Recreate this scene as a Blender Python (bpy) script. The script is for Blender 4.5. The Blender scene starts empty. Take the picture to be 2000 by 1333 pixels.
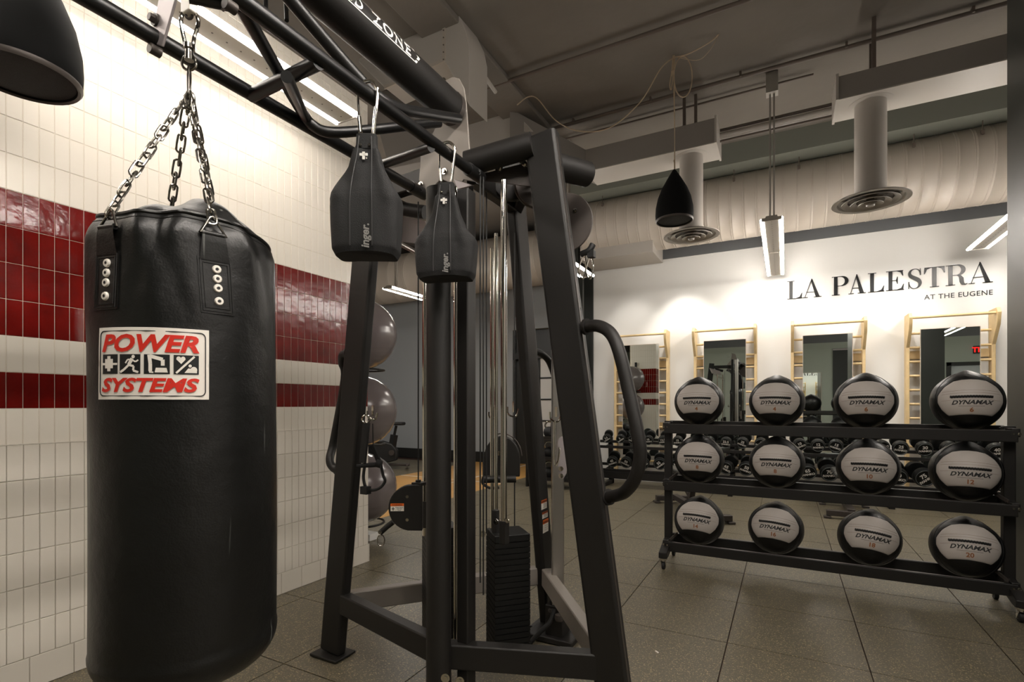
import bpy, bmesh, math, random
from mathutils import Vector, Matrix
random.seed(7)
PI = math.pi
V = Vector
scene = bpy.context.scene
COL = scene.collection
H = 1.23
YAW = math.radians(28.1)
SN, CS = math.sin(YAW), math.cos(YAW)

def P(px, py, d):
    """measured image point at forward distance d -> place in the room"""
    u = (px - 1000) / 1000.0
    return V((d * (CS * u - SN), d * (CS + SN * u), H + (790 - py) / 1000.0 * d))
def PY(px, py, Y):
    return P(px, py, Y / (CS + SN * (px - 1000) / 1000.0))
def PX(px, py, X):
    return P(px, py, X / (CS * (px - 1000) / 1000.0 - SN))

# ------------------------------------------------------------ materials
def lin(c):
    return tuple(((x / 255) / 12.92 if x / 255 <= 0.04045 else ((x / 255 + 0.055) / 1.055) ** 2.4) for x in c) + (1.0,)
MATS = {}
def mat(name, rgb, rough=0.5, metal=0.0, bump=0.0, bscale=200.0, var=0.0, vscale=6.0, emit=0.0, coat=0.0, spec=None, rvar=0.0, dist=0.01):
    m = bpy.data.materials.new(name); m.use_nodes = True
    nt = m.node_tree; b = nt.nodes['Principled BSDF']
    b.inputs['Base Color'].default_value = lin(rgb)
    b.inputs['Roughness'].default_value = rough
    b.inputs['Metallic'].default_value = metal
    if coat: b.inputs['Coat Weight'].default_value = coat; b.inputs['Coat Roughness'].default_value = 0.15
    if spec is not None: b.inputs['Specular IOR Level'].default_value = spec
    if emit:
        b.inputs['Emission Color'].default_value = lin(rgb); b.inputs['Emission Strength'].default_value = emit
    tc = nt.nodes.new('ShaderNodeTexCoord')
    if bump:
        n = nt.nodes.new('ShaderNodeTexNoise'); n.inputs['Scale'].default_value = bscale; n.inputs['Detail'].default_value = 3
        bp = nt.nodes.new('ShaderNodeBump'); bp.inputs['Strength'].default_value = bump; bp.inputs['Distance'].default_value = dist
        nt.links.new(tc.outputs['Object'], n.inputs['Vector']); nt.links.new(n.outputs['Fac'], bp.inputs['Height'])
        nt.links.new(bp.outputs['Normal'], b.inputs['Normal'])
    if var or rvar:
        n2 = nt.nodes.new('ShaderNodeTexNoise'); n2.inputs['Scale'].default_value = vscale; n2.inputs['Detail'].default_value = 5
        nt.links.new(tc.outputs['Object'], n2.inputs['Vector'])
        if var:
            hs = nt.nodes.new('ShaderNodeHueSaturation'); hs.inputs['Color'].default_value = lin(rgb)
            mr = nt.nodes.new('ShaderNodeMapRange'); mr.inputs['From Min'].default_value = 0.3; mr.inputs['From Max'].default_value = 0.7
            mr.inputs['To Min'].default_value = 1 - var; mr.inputs['To Max'].default_value = 1 + var
            nt.links.new(n2.outputs['Fac'], mr.inputs['Value']); nt.links.new(mr.outputs['Result'], hs.inputs['Value'])
            nt.links.new(hs.outputs['Color'], b.inputs['Base Color'])
        if rvar:
            mr = nt.nodes.new('ShaderNodeMapRange'); mr.inputs['To Min'].default_value = rough - rvar; mr.inputs['To Max'].default_value = rough + rvar
            nt.links.new(n2.outputs['Fac'], mr.inputs['Value']); nt.links.new(mr.outputs['Result'], b.inputs['Roughness'])
    MATS[name] = m
    return m

M_white_tile = mat('white_glazed_tile', (226, 219, 207), 0.2, bump=0.12, bscale=14, dist=0.004)
M_red_tile = mat('oxblood_glazed_tile', (100, 14, 10), 0.13, bump=0.35, bscale=16, var=0.25, vscale=9, dist=0.004)
M_grout = mat('cream_grout', (214, 203, 184), 0.9)
M_wall = mat('white_wall_paint', (228, 227, 223), 0.6, bump=0.05, bscale=90)
M_grey = mat('grey_wall_paint', (158, 162, 164), 0.7)
M_sage = mat('sage_wall_paint', (150, 156, 146), 0.7)
M_beam = mat('grey_green_beam_paint', (112, 114, 104), 0.75)
M_strip = mat('charcoal_wall_band', (96, 98, 100), 0.6)
M_dark = mat('charcoal_paint', (30, 31, 29), 0.45, bump=0.15, bscale=120)
M_panel = mat('dark_panel', (36, 39, 36), 0.35, bump=0.1, bscale=300)
M_ceil = mat('grey_painted_ceiling', (108, 102, 94), 0.85, bump=0.3, bscale=8, var=0.07, vscale=1.6, dist=0.02)
M_duct = mat('grey_painted_duct', (172, 166, 158), 0.42, bump=0.05, bscale=25)
M_duct2 = mat('spiral_duct_paint', (176, 167, 155), 0.4, bump=0.04, bscale=20)
M_ductdk = mat('duct_seam', (150, 132, 108), 0.6)
M_box = mat('duct_side_paint', (128, 122, 116), 0.6)
M_pipe = mat('conduit_paint', (92, 82, 74), 0.5)
M_pipel = mat('light_conduit', (150, 146, 138), 0.4, metal=0.3)
M_wire = mat('cream_wire', (168, 150, 126), 0.5)
M_black = mat('satin_black_powder_coat', (23, 21, 19), 0.5, bump=0.18, bscale=700, dist=0.002, spec=0.4)
M_black2 = mat('black_powder_coat_rail', (12, 12, 12), 0.36, spec=0.6)
M_gun = mat('gunmetal_powder_coat', (70, 64, 60), 0.45, metal=0.35, bump=0.2, bscale=700, dist=0.002)
M_silver = mat('brushed_aluminium', (176, 172, 166), 0.3, metal=0.9, bump=0.05, bscale=120)
M_plate = mat('zinc_grey_plate', (158, 150, 150), 0.42, metal=0.35)
M_chrome = mat('chrome', (205, 200, 190), 0.1, metal=1.0)
M_chain = mat('zinc_chain', (150, 146, 138), 0.24, metal=1.0)
M_rubber = mat('black_rubber', (16, 16, 16), 0.6)
M_stack = mat('black_weight_plate', (11, 11, 10), 0.5, spec=0.3, bump=0.2, bscale=300, dist=0.002)
M_nylon = mat('black_nylon_fabric', (12, 12, 12), 0.8, bump=0.5, bscale=420, dist=0.003)
M_logo = mat('white_print', (225, 222, 215), 0.5)
M_logogrey = mat('grey_print', (120, 118, 114), 0.6)
M_ink = mat('black_print', (18, 19, 20), 0.5)
M_red = mat('red_print', (205, 42, 26), 0.45)
M_orange = mat('orange_print', (226, 104, 26), 0.5)
M_label = mat('white_label', (232, 226, 216), 0.4)
M_letter = mat('black_letter', (24, 25, 26), 0.35)
M_wood = mat('pale_beech_wood', (214, 188, 140), 0.45, var=0.09, vscale=14)
M_mirror = mat('mirror_glass', (222, 228, 224), 0.0, metal=1.0)
M_frame = mat('mirror_edge', (196, 184, 172), 0.4)
M_ball = mat('medicine_ball_black_vinyl', (11, 11, 10), 0.42, spec=0.4, bump=0.5, bscale=26, dist=0.006)
M_ballgrey = mat('medicine_ball_grey_vinyl', (172, 165, 158), 0.52, bump=0.45, bscale=18, dist=0.006, var=0.05, vscale=5)
M_thread = mat('brown_stitching', (98, 74, 58), 0.7)
M_number = mat('brown_number_print', (132, 82, 44), 0.6)
M_lace = mat('black_lace', (10, 10, 10), 0.55)
M_fit = mat('grey_fitness_ball', (112, 104, 104), 0.24, var=0.06, vscale=3, coat=0.4)
M_dbrub = mat('dumbbell_urethane', (11, 13, 12), 0.5, spec=0.25)
M_dbrim = mat('dumbbell_rim', (70, 74, 73), 0.3)
M_pad = mat('charcoal_bench_vinyl', (58, 58, 55), 0.38, bump=0.2, bscale=120, dist=0.002)
M_tube = mat('lit_tube', (255, 247, 238), 0.3, emit=80.0)
M_tube_low = mat('lit_tube_dimmed', (255, 247, 238), 0.3, emit=30.0)
M_tube_high = mat('lit_tube_bright', (255, 247, 238), 0.3, emit=115.0)
M_lgun = mat('light_grey_powder_coat', (132, 125, 118), 0.45, metal=0.2, bump=0.2, bscale=700, dist=0.002)
M_fix = mat('light_fixture_metal', (176, 170, 160), 0.4, metal=0.2)
M_speaker = mat('matte_black_speaker', (9, 9, 9), 0.85, spec=0.2)
M_grille = mat('speaker_grille', (20, 20, 19), 0.8, bump=0.6, bscale=300, dist=0.004)
M_exit = mat('exit_sign_red', (255, 20, 16), 0.4, emit=3.0)
M_maple = mat('maple_sports_floor', (196, 150, 84), 0.3, var=0.08, vscale=2)
M_blue = mat('blue_cover', (24, 40, 130), 0.4)
M_redp = mat('red_plastic', (170, 22, 20), 0.4)
M_green = mat('green_print', (60, 160, 110), 0.5)
M_base = mat('black_baseboard', (22, 22, 20), 0.5)
M_yellow = mat('yellow_label', (205, 190, 90), 0.5)

# worn black vinyl of the bag, with pale scuffs
def bag_mat():
    m = mat('worn_black_bag_vinyl', (12, 12, 12), 0.38, spec=0.4)
    nt = m.node_tree; b = nt.nodes['Principled BSDF']
    tc = nt.nodes.new('ShaderNodeTexCoord')
    mp = nt.nodes.new('ShaderNodeMapping'); mp.inputs['Rotation'].default_value = (0.5, 0.4, 0.3); mp.inputs['Scale'].default_value = (60, 60, 3.2)
    n = nt.nodes.new('ShaderNodeTexNoise'); n.inputs['Scale'].default_value = 1.0; n.inputs['Detail'].default_value = 1
    nt.links.new(tc.outputs['Object'], mp.inputs['Vector']); nt.links.new(mp.outputs['Vector'], n.inputs['Vector'])
    r = nt.nodes.new('ShaderNodeMapRange'); r.inputs['From Min'].default_value = 0.74; r.inputs['From Max'].default_value = 0.82
    nt.links.new(n.outputs['Fac'], r.inputs['Value'])
    mx = nt.nodes.new('ShaderNodeMix'); mx.data_type = 'RGBA'
    mx.inputs[6].default_value = lin((14, 14, 13)); mx.inputs[7].default_value = lin((110, 112, 108))
    nt.links.new(r.outputs['Result'], mx.inputs[0]); nt.links.new(mx.outputs[2], b.inputs['Base Color'])
    n2 = nt.nodes.new('ShaderNodeTexNoise'); n2.inputs['Scale'].default_value = 7.0; n2.inputs['Detail'].default_value = 4
    n3 = nt.nodes.new('ShaderNodeTexNoise'); n3.inputs['Scale'].default_value = 260.0
    nt.links.new(tc.outputs['Object'], n2.inputs['Vector']); nt.links.new(tc.outputs['Object'], n3.inputs['Vector'])
    ad = nt.nodes.new('ShaderNodeMath'); ad.operation = 'MULTIPLY_ADD'; ad.inputs[1].default_value = 0.06
    nt.links.new(n3.outputs['Fac'], ad.inputs[0]); nt.links.new(n2.outputs['Fac'], ad.inputs[2])
    bp = nt.nodes.new('ShaderNodeBump'); bp.inputs['Strength'].default_value = 0.35; bp.inputs['Distance'].default_value = 0.02
    nt.links.new(ad.outputs['Value'], bp.inputs['Height']); nt.links.new(bp.outputs['Normal'], b.inputs['Normal'])
    return m
M_bag = bag_mat()

# speckled rubber floor
def floor_mat():
    m = mat('speckled_rubber_tile', (74, 70, 60), 0.42)
    nt = m.node_tree; b = nt.nodes['Principled BSDF']
    tc = nt.nodes.new('ShaderNodeTexCoord')
    v = nt.nodes.new('ShaderNodeTexVoronoi'); v.inputs['Scale'].default_value = 260
    nt.links.new(tc.outputs['Object'], v.inputs['Vector'])
    sp = nt.nodes.new('ShaderNodeSeparateColor'); nt.links.new(v.outputs['Color'], sp.inputs['Color'])
    r = nt.nodes.new('ShaderNodeMapRange'); r.inputs['From Min'].default_value = 0.86; r.inputs['From Max'].default_value = 1.0
    nt.links.new(sp.outputs['Red'], r.inputs['Value'])
    n = nt.nodes.new('ShaderNodeTexNoise'); n.inputs['Scale'].default_value = 90; n.inputs['Detail'].default_value = 6
    nt.links.new(tc.outputs['Object'], n.inputs['Vector'])
    c = nt.nodes.new('ShaderNodeMix'); c.data_type = 'RGBA'
    c.inputs[6].default_value = lin((70, 65, 54)); c.inputs[7].default_value = lin((110, 103, 86))
    nt.links.new(n.outputs['Fac'], c.inputs[0])
    c2 = nt.nodes.new('ShaderNodeMix'); c2.data_type = 'RGBA'; c2.inputs[7].default_value = lin((176, 160, 120))
    nt.links.new(c.outputs[2], c2.inputs[6]); nt.links.new(r.outputs['Result'], c2.inputs[0]); nt.links.new(c2.outputs[2], b.inputs['Base Color'])
    bp = nt.nodes.new('ShaderNodeBump'); bp.inputs['Strength'].default_value = 0.4; bp.inputs['Distance'].default_value = 0.002
    nt.links.new(n.outputs['Fac'], bp.inputs['Height']); nt.links.new(bp.outputs['Normal'], b.inputs['Normal'])
    return m
M_floor = floor_mat()
M_seam = mat('brown_floor_seam', (50, 28, 18), 0.8)

# ------------------------------------------------------------ mesh builder
OFF = {}
class MB:
    def __init__(s): s.v = []; s.f = []; s.m = []; s.mi = 0; s.st = []
    def add(s, vs, fs):
        k = len(s.v); s.st.append((k, len(s.f))); s.v += [V(p) for p in vs]
        s.f += [tuple(i + k for i in f) for f in fs]; s.m += [s.mi] * len(fs)
        return s
    def box(s, c, size, R=None):
        x, y, z = (q / 2 for q in size); R = R or Matrix.Identity(3); c = V(c)
        vs = [c + R @ V((a * x, b * y, d * z)) for a in (-1, 1) for b in (-1, 1) for d in (-1, 1)]
        return s.add(vs, [(0, 1, 3, 2), (4, 6, 7, 5), (0, 4, 5, 1), (2, 3, 7, 6), (0, 2, 6, 4), (1, 5, 7, 3)])
    def span(s, a, b):
        a, b = V(a), V(b)
        return s.box((a + b) / 2, [abs(b[i] - a[i]) for i in range(3)])
    def bar(s, p, q, w, h, up=(0, 0, 1)):
        p, q = V(p), V(q); d = (q - p); L = d.length; d.normalize()
        x = d.cross(V(up)).normalized(); y = x.cross(d).normalized()
        return s.box((p + q) / 2, (w, h, L), Matrix((x, y, d)).transposed())
    def cyl(s, p, q, r, r2=None, n=20, caps=True):
        p, q = V(p), V(q); r2 = r if r2 is None else r2; d = (q - p).normalized()
        x = d.orthogonal().normalized(); y = d.cross(x)
        vs = []
        for c, rr in ((p, r), (q, r2)):
            for i in range(n):
                a = 2 * PI * i / n; vs.append(c + (x * math.cos(a) + y * math.sin(a)) * rr)
        fs = [(i, (i + 1) % n, n + (i + 1) % n, n + i) for i in range(n)]
        if caps: fs += [tuple(range(n))[::-1], tuple(range(n, 2 * n))]
        return s.add(vs, fs)
    def tube(s, path, r, n=10, closed=False, sq=1.0):
        path = [V(p) for p in path]; N = len(path); fr = None; vs = []
        for i, p in enumerate(path):
            if closed: t = path[(i + 1) % N] - path[i - 1]
            else: t = path[min(i + 1, N - 1)] - path[max(i - 1, 0)]
            t.normalize()
            if fr is None: fr = t.orthogonal().normalized()
            fr = (fr - t * fr.dot(t)).normalized(); b = t.cross(fr)
            rr = r[i] if isinstance(r, (list, tuple)) else r
            for k in range(n):
                a = 2 * PI * k / n; vs.append(p + fr * (math.cos(a) * rr) + b * (math.sin(a) * rr * sq))
        fs = []
        for i in range(N if closed else N - 1):
            j = (i + 1) % N
            for k in range(n):
                fs.append((i * n + k, i * n + (k + 1) % n, j * n + (k + 1) % n, j * n + k))
        if not closed: fs += [tuple(range(n))[::-1], tuple(range((N - 1) * n, N * n))]
        return s.add(vs, fs)
    def lathe(s, prof, c=(0, 0, 0), n=32, R=None, ang=2 * PI, caps=False):
        c = V(c); R = R or Matrix.Identity(3); vs = []; m = n if ang >= 2 * PI - 1e-6 else n + 1
        for (r, z) in prof:
            for i in range(m):
                a = ang * i / n; vs.append(c + R @ V((r * math.cos(a), r * math.sin(a), z)))
        fs = []
        for j in range(len(prof) - 1):
            for i in range(n):
                k = (i + 1) % m
                fs.append((j * m + i, j * m + k, (j + 1) * m + k, (j + 1) * m + i))
        if m == n and caps:
            if prof[0][0] > 1e-6: fs.append(tuple(range(n))[::-1])
            if prof[-1][0] > 1e-6: fs.append(tuple(range((len(prof) - 1) * n, len(prof) * n)))
        return s.add(vs, fs)
    def prism(s, pts, t):
        """pts: 3D coplanar polygon, t: extrusion vector"""
        pts = [V(p) for p in pts]; t = V(t); n = len(pts)
        fs = [tuple(range(n))[::-1], tuple(range(n, 2 * n))] + [(i, (i + 1) % n, n + (i + 1) % n, n + i) for i in range(n)]
        return s.add(pts + [p + t for p in pts], fs)
    def grid(s, fn, nu, nv, wrap=False):
        vs = [fn(i / nu, j / nv) for j in range(nv + 1) for i in range(nu + (0 if wrap else 1))]
        w = nu if wrap else nu + 1
        return s.add(vs, [(j * w + i, j * w + (i + 1) % w, (j + 1) * w + (i + 1) % w, (j + 1) * w + i) for j in range(nv) for i in range(nu)])
    def text(s, string, fn, size=1.0, bold=0.0, shear=0.0, align='CENTER', sx=1.0, space=1.0):
        for (vs, fs) in [text_mesh(string, bold, shear, align, space)]:
            s.add([fn(x * size * sx, y * size) for (x, y) in vs], fs)
        return s
    def build_split(s, name, m, parent, per=1, bevel=0.0):
        st = s.st + [(len(s.v), len(s.f))]
        for k in range(0, len(st) - 1, per):
            (v0, f0), (v1, f1) = st[k], st[min(k + per, len(st) - 1)]
            q = MB(); q.v = s.v[v0:v1]; q.f = [tuple(i - v0 for i in f) for f in s.f[f0:f1]]; q.m = s.m[f0:f1]
            o = q.build(name, m, parent, bevel)
        return o
    def build(s, name, m, parent=None, bevel=0.0, angle=38, seg=2, merge=True):
        off = OFF.get(parent.name, V((0, 0, 0))) if parent is not None else V((0, 0, 0))
        me = bpy.data.meshes.new(name)
        me.from_pydata([tuple(p - off) for p in s.v], [], s.f)
        for x in (m if isinstance(m, (list, tuple)) else [m]): me.materials.append(x)
        if isinstance(m, (list, tuple)): me.polygons.foreach_set('material_index', s.m)
        bm = bmesh.new(); bm.from_mesh(me)
        if merge: bmesh.ops.remove_doubles(bm, verts=bm.verts, dist=1e-6)
        bmesh.ops.recalc_face_normals(bm, faces=bm.faces)
        bm.to_mesh(me); bm.free()
        me.polygons.foreach_set('use_smooth', [True] * len(me.polygons)); me.set_sharp_from_angle(angle=math.radians(angle))
        o = bpy.data.objects.new(name, me); COL.objects.link(o)
        if parent is not None:
            o.parent = parent; OFF[o.name] = off
        if bevel:
            b = o.modifiers.new('b', 'BEVEL'); b.width = bevel; b.segments = seg; b.limit_method = 'ANGLE'; b.angle_limit = math.radians(40)
            w = o.modifiers.new('w', 'WEIGHTED_NORMAL'); w.keep_sharp = True
        return o

_tc = {}
def text_mesh(string, bold, shear, align, space):
    key = (string, bold, shear, align, space)
    if key in _tc: return _tc[key]
    cu = bpy.data.curves.new('t', 'FONT'); cu.body = string; cu.offset = bold; cu.shear = shear
    cu.align_x = align; cu.resolution_u = 3; cu.space_character = space
    ob = bpy.data.objects.new('t', cu); COL.objects.link(ob)
    bpy.context.view_layer.update()
    dg = bpy.context.evaluated_depsgraph_get()
    me = ob.evaluated_get(dg).to_mesh()
    r = ([(v.co.x, v.co.y) for v in me.vertices], [tuple(p.vertices) for p in me.polygons])
    ob.evaluated_get(dg).to_mesh_clear()
    bpy.data.objects.remove(ob); bpy.data.curves.remove(cu)
    _tc[key] = r
    return r

def tag(o, label, cat, group=None):
    o['label'] = label; o['category'] = cat
    if group: o['group'] = group
    return o
def thing(name, label, cat, loc=(0, 0, 0), group=None):
    o = bpy.data.objects.new(name, None); COL.objects.link(o); o.location = loc; o.empty_display_size = 0.1
    OFF[o.name] = V(loc)
    return tag(o, label, cat, group)
def struct(o): o['kind'] = 'structure'; return o
def copy_tree(o, parent=None):
    c = o.copy(); COL.objects.link(c)
    if parent is not None: c.parent = parent
    for ch in list(o.children): copy_tree(ch, c)
    return c
def arc(c, r, a0, a1, n, ax, ay):
    c, ax, ay = V(c), V(ax), V(ay)
    return [c + ax * (r * math.cos(a0 + (a1 - a0) * i / n)) + ay * (r * math.sin(a0 + (a1 - a0) * i / n)) for i in range(n + 1)]
def smooth(path, k=6):
    """Catmull-Rom through the points"""
    p = [V(q) for q in path]; out = []
    for i in range(len(p) - 1):
        a, b, c, d = p[max(i - 1, 0)], p[i], p[i + 1], p[min(i + 2, len(p) - 1)]
        for j in range(k):
            t = j / k
            out.append(0.5 * ((2 * b) + (c - a) * t + (2 * a - 5 * b + 4 * c - d) * t * t + (3 * b - a - 3 * c + d) * t ** 3))
    return out + [p[-1]]
def bolt(mb, p, nrm, r=0.011, h=0.008):
    p, nrm = V(p), V(nrm).normalized()
    mb.cyl(p, p + nrm * h * 0.3, r * 1.35, n=18); mb.cyl(p, p + nrm * h, r * 0.95, r * 0.8, n=6)
# ============================================================ THE SETTING
WX = -2.88          # tiled wall plane
BY = 8.2            # white back wall plane
CZ = 4.6            # ceiling
# floor: rubber tiles with seams
mb = MB(); mb.box((-1.5, 3.2, -0.03), (16, 13.6, 0.04)); mb.mi = 1
x0, y0, pt, g = -0.265 - 0.61 * 20, 3.46 - 0.61 * 12, 0.61, 0.003
for i in range(31):
    for j in range(21):
        a, b = x0 + i * pt, y0 + j * pt
        if a < -9: continue
        if a + pt > -5.85 and a < -3.9 + 0.02 and b > 2.2:
            a2 = a
            if a < -5.86 < a + pt:
                mb.span((a + g, b + g, -0.02), (-5.86, b + pt - g, 0)); continue
            if a < -3.85 < a + pt:
                mb.span((-3.85, b + g, -0.02), (a + pt - g, b + pt - g, 0)); continue
            if a > -5.86: continue
        mb.span((a + g, b + g, -0.02), (a + pt - g, b + pt - g, 0))
fl = struct(mb.build('floor', [M_seam, M_floor], merge=False))
mb = MB(); mb.span((-5.86, 2.2, -0.02), (-3.85, 11, 0.001)); mb.mi = 1
mb.span((-4.62, 2.2, 0), (-4.59, 11, 0.0022)); mb.span((-5.86, 6.9, 0), (-3.85, 6.93, 0.0022))
struct(mb.build('floor_maple_lane', [M_maple, M_logo], merge=False))
mb = MB(); mb.box((-1.5, 3.2, CZ + 0.1), (16, 13.6, 0.2)); struct(mb.build('ceiling', M_ceil))
# dropped ceiling slab seams and beam
mb = MB(); mb.span((-2.9, -3, CZ - 0.06), (-2.5, 8.2, CZ)); struct(mb.build('trim_ceiling_step', M_ceil, bevel=0.01))

# tiled wall: body + every tile modelled in its surface
mb = MB(); mb.span((-3.54, -3.4, 0), (WX - 0.002, 2.998, 3.57))
mb.mi = 1
def wall_tile(mb, ya, yb, za, zb, x, mi):
    mb.mi = mi; g = 0.0007; e = 0.0026
    t = [random.uniform(-1, 1) * (0.0005 if mi == 2 else 0.00018) for _ in range(3)]
    o = [(ya + g, za + g), (yb - g, za + g), (yb - g, zb - g), (ya + g, zb - g)]
    i_ = [(ya + e, za + e), (yb - e, za + e), (yb - e, zb - e), (ya + e, zb - e)]
    vs = [(x - 0.0021, y, z) for y, z in o] + [(x + t[0] * (k in (1, 2)) + t[1] * (k > 1), y, z) for k, (y, z) in enumerate(i_)]
    mb.add(vs, [(4, 5, 6, 7)] + [(k, (k + 1) % 4, 4 + (k + 1) % 4, 4 + k) for k in range(4)])
tp, th = 0.054, 0.1535
ny = int(5.2 / tp)
for r in range(23):
    za = 0.137 + th * r; zb = min(za + th, 3.57)
    if zb - za < 0.03: continue
    red = r in (7, 9, 10, 11, 12)
    lx = WX + (0.006 if r < 6 else 0)
    for k in range(ny):
        yb = 3.0 - tp * k
        wall_tile(mb, yb - tp, yb, za, zb, lx, 2 if red else 1)
for k in range(33):
    yb = 3.0 - 0.1563 * k - 0.0
    wall_tile(mb, yb - 0.1563, yb, 0.0, 0.137, WX + 0.006, 1)
mb.mi = 1
mb.span((WX - 0.006, -3.4, 1.0575), (WX + 0.0065, 3.0, 1.0605))
for r in range(23):     # end face of the tiled block, facing the white wall
    za = 0.137 + th * r; zb = min(za + th, 3.57)
    if zb - za < 0.03: continue
    for k in range(12):
        k0 = len(mb.v); wall_tile(mb, WX - tp * (k + 1), WX - tp * k, za, zb, 0.0, 2 if r in (7, 9, 10, 11, 12) else 1)
        for i in range(k0, len(mb.v)): p = mb.v[i]; mb.v[i] = V((p.y, 3.0 + p.x, p.z))
struct(mb.build('wall_left_tiled', [M_grout, M_white_tile, M_red_tile], merge=False))
mb = MB(); mb.span((-3.54, 3.0, 0), (WX + 0.006, 3.012, 0.137))
struct(mb.build('baseboard_left', M_white_tile, bevel=0.002))
mb = MB(); mb.span((-3.5, -3.4, 3.575), (WX - 0.25, 2.0, CZ)); struct(mb.build('wall_left_bulkhead', M_strip))

# white back wall with charcoal band, base strip
mb = MB(); mb.span((-2.83, BY, 0), (5.6, BY + 0.15, CZ)); struct(mb.build('wall_back', M_wall))
mb = MB(); mb.span((-2.83, BY - 0.02, 3.5), (5.6, BY, 3.735)); struct(mb.build('trim_2', M_strip))
mb = MB(); mb.span((-2.83, BY - 0.02, 3.735), (5.6, BY, CZ)); struct(mb.build('wall_back_upper', M_sage))
mb = MB(); mb.span((-2.83, 7.15, 4.33), (5.4, 7.5, CZ)); struct(mb.build('trim_4', M_beam))
mb = MB(); mb.span((-2.83, BY - 0.014, 0), (5.6, BY, 0.10)); struct(mb.build('baseboard_back', M_wall))
# grey wing left of the white wall and room beyond
mb = MB(); mb.span((-2.99, BY - 0.03, 0), (-2.83, 9.3, CZ)); mb.span((-3.3, 7.9, 0), (-2.99, 8.1, CZ)); struct(mb.build('wall_wing', M_panel))
mb = MB(); mb.span((-9, 9.3, 0.0), (-4.95, 9.5, CZ)); mb.span((-4.95, 9.3, 2.75), (-2.9, 9.5, CZ)); struct(mb.build('wall_far', M_grey))
mb = MB(); mb.span((-9, 9.28, 0.0), (-4.95, 9.3, 0.22)); struct(mb.build('baseboard_far', M_base))
mb = MB(); mb.span((-9.2, -3.4, 0), (-9.0, 9.5, CZ)); struct(mb.build('wall_far_left', M_grey))
# dark doorway with a gridded pale door in it
mb = MB(); mb.span((-4.95, 9.42, 0), (-2.9, 9.5, 2.75)); struct(mb.build('wall_doorway', M_dark))
mb = MB(); mb.span((-4.36, 9.36, 0.02), (-3.96, 9.41, 2.25)); d = struct(mb.build('door_1', M_wall))
mb = MB()
for z in (0.02, 0.45, 0.88, 1.31, 1.74, 2.22): mb.span((-4.38, 9.345, z), (-3.94, 9.36, z + 0.03))
for x in (-4.38, -3.97): mb.span((x, 9.345, 0.02), (x + 0.03, 9.36, 2.25))
mb.build('muntin', M_base, d)
mb = MB(); mb.span((-4.95, 9.3, 2.15), (-2.99, 9.38, 2.28)); struct(mb.build('trim_3', M_base))
# dark pillar at the right
mb = MB(); mb.span((1.27, 2.0, 0), (2.5, 4.45, CZ)); struct(mb.build('wall_pillar', M_panel, bevel=0.004))
# right and rear walls (seen in the mirrors)
mb = MB(); mb.span((5.5, -3.4, 0), (5.7, BY, CZ)); struct(mb.build('wall_right', M_wall))
mb = MB(); mb.span((-9, -3.3, 0), (5.6, -3.1, 3.2)); struct(mb.build('wall_rear', M_sage))
mb = MB(); mb.span((-9, -3.3, 3.2), (5.6, -3.1, CZ)); struct(mb.build('wall_rear_upper', M_strip))
d = MB().span((1.33, -3.1, 0), (1.98, -3.06, 3.0)).build('door_2', M_dark); struct(d)
MB().span((1.33, -3.06, 2.94), (1.98, -3.04, 2.99)).build('door_header', M_plate, d)
d = MB().span((4.25, -3.1, 0), (5.25, -3.08, 2.35)).build('door_3', M_grey); struct(d)
mb = MB(); mb.span((4.15, -3.1, 0), (4.25, -3.03, 2.45)); mb.span((5.25, -3.1, 0), (5.35, -3.03, 2.45)); mb.span((4.15, -3.1, 2.35), (5.35, -3.03, 2.45))
mb.build('door_frame', M_base, d)

# conduits, on the ceiling
def pipe(name, pts, r, m, label, extra=None):
    mb = MB(); mb.tube(pts, r, 10)
    if extra: extra(mb)
    return tag(mb.build(name, m), label, 'pipe')
CH = CZ - 0.05
def ceil_y(px, py, z=CH):  # Y on plane z
    return P(px, py, (z - H) / ((790 - py) / 1000.0))
a = ceil_y(1430, 10)
pipe('conduit', [(-9, a.y, CH), (5.5, a.y, CH)], 0.018, M_pipe, 'thin dark conduit run on the ceiling nearest the camera')
a = ceil_y(1400, 163)
def clips(mb):
    for k in range(5): mb.box((-2.2 + k * 0.9, a.y, CH + 0.015), (0.02, 0.06, 0.05))
pipe('conduit', [(-2.6, a.y, CH), (2.2, a.y, CH), (2.6, a.y - 0.12, CH), (5.5, a.y - 0.12, CH)], 0.02, M_pipe, 'dark conduit on the ceiling above the box ducts', clips)
pipe('conduit', [(-2.6, a.y + 0.32, CH + 0.01), (0.25, a.y + 0.32, CH + 0.01)], 0.012, M_pipe, 'thin conduit ending at the ceiling box over the lit pendant')
for px, py, w in ((1630, 215, 0.035), (1630, 203, 0.016), (1630, 226, 0.012)):
    q = PY(px, py, 5.95)
    q2 = PY(1390, 282 + (py - 215), 5.95)
    pipe('conduit', [(-0.75, 5.95, (q.z)), (q.x + 0.05, 5.95, q.z)], w, M_duct if w > 0.03 else M_pipe,
         {0.035: 'thick pale pipe joining the two box ducts', 0.016: 'thin dark pipe just above the thick pale pipe', 0.012: 'thin dark pipe just below the thick pale pipe'}[w])

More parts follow.
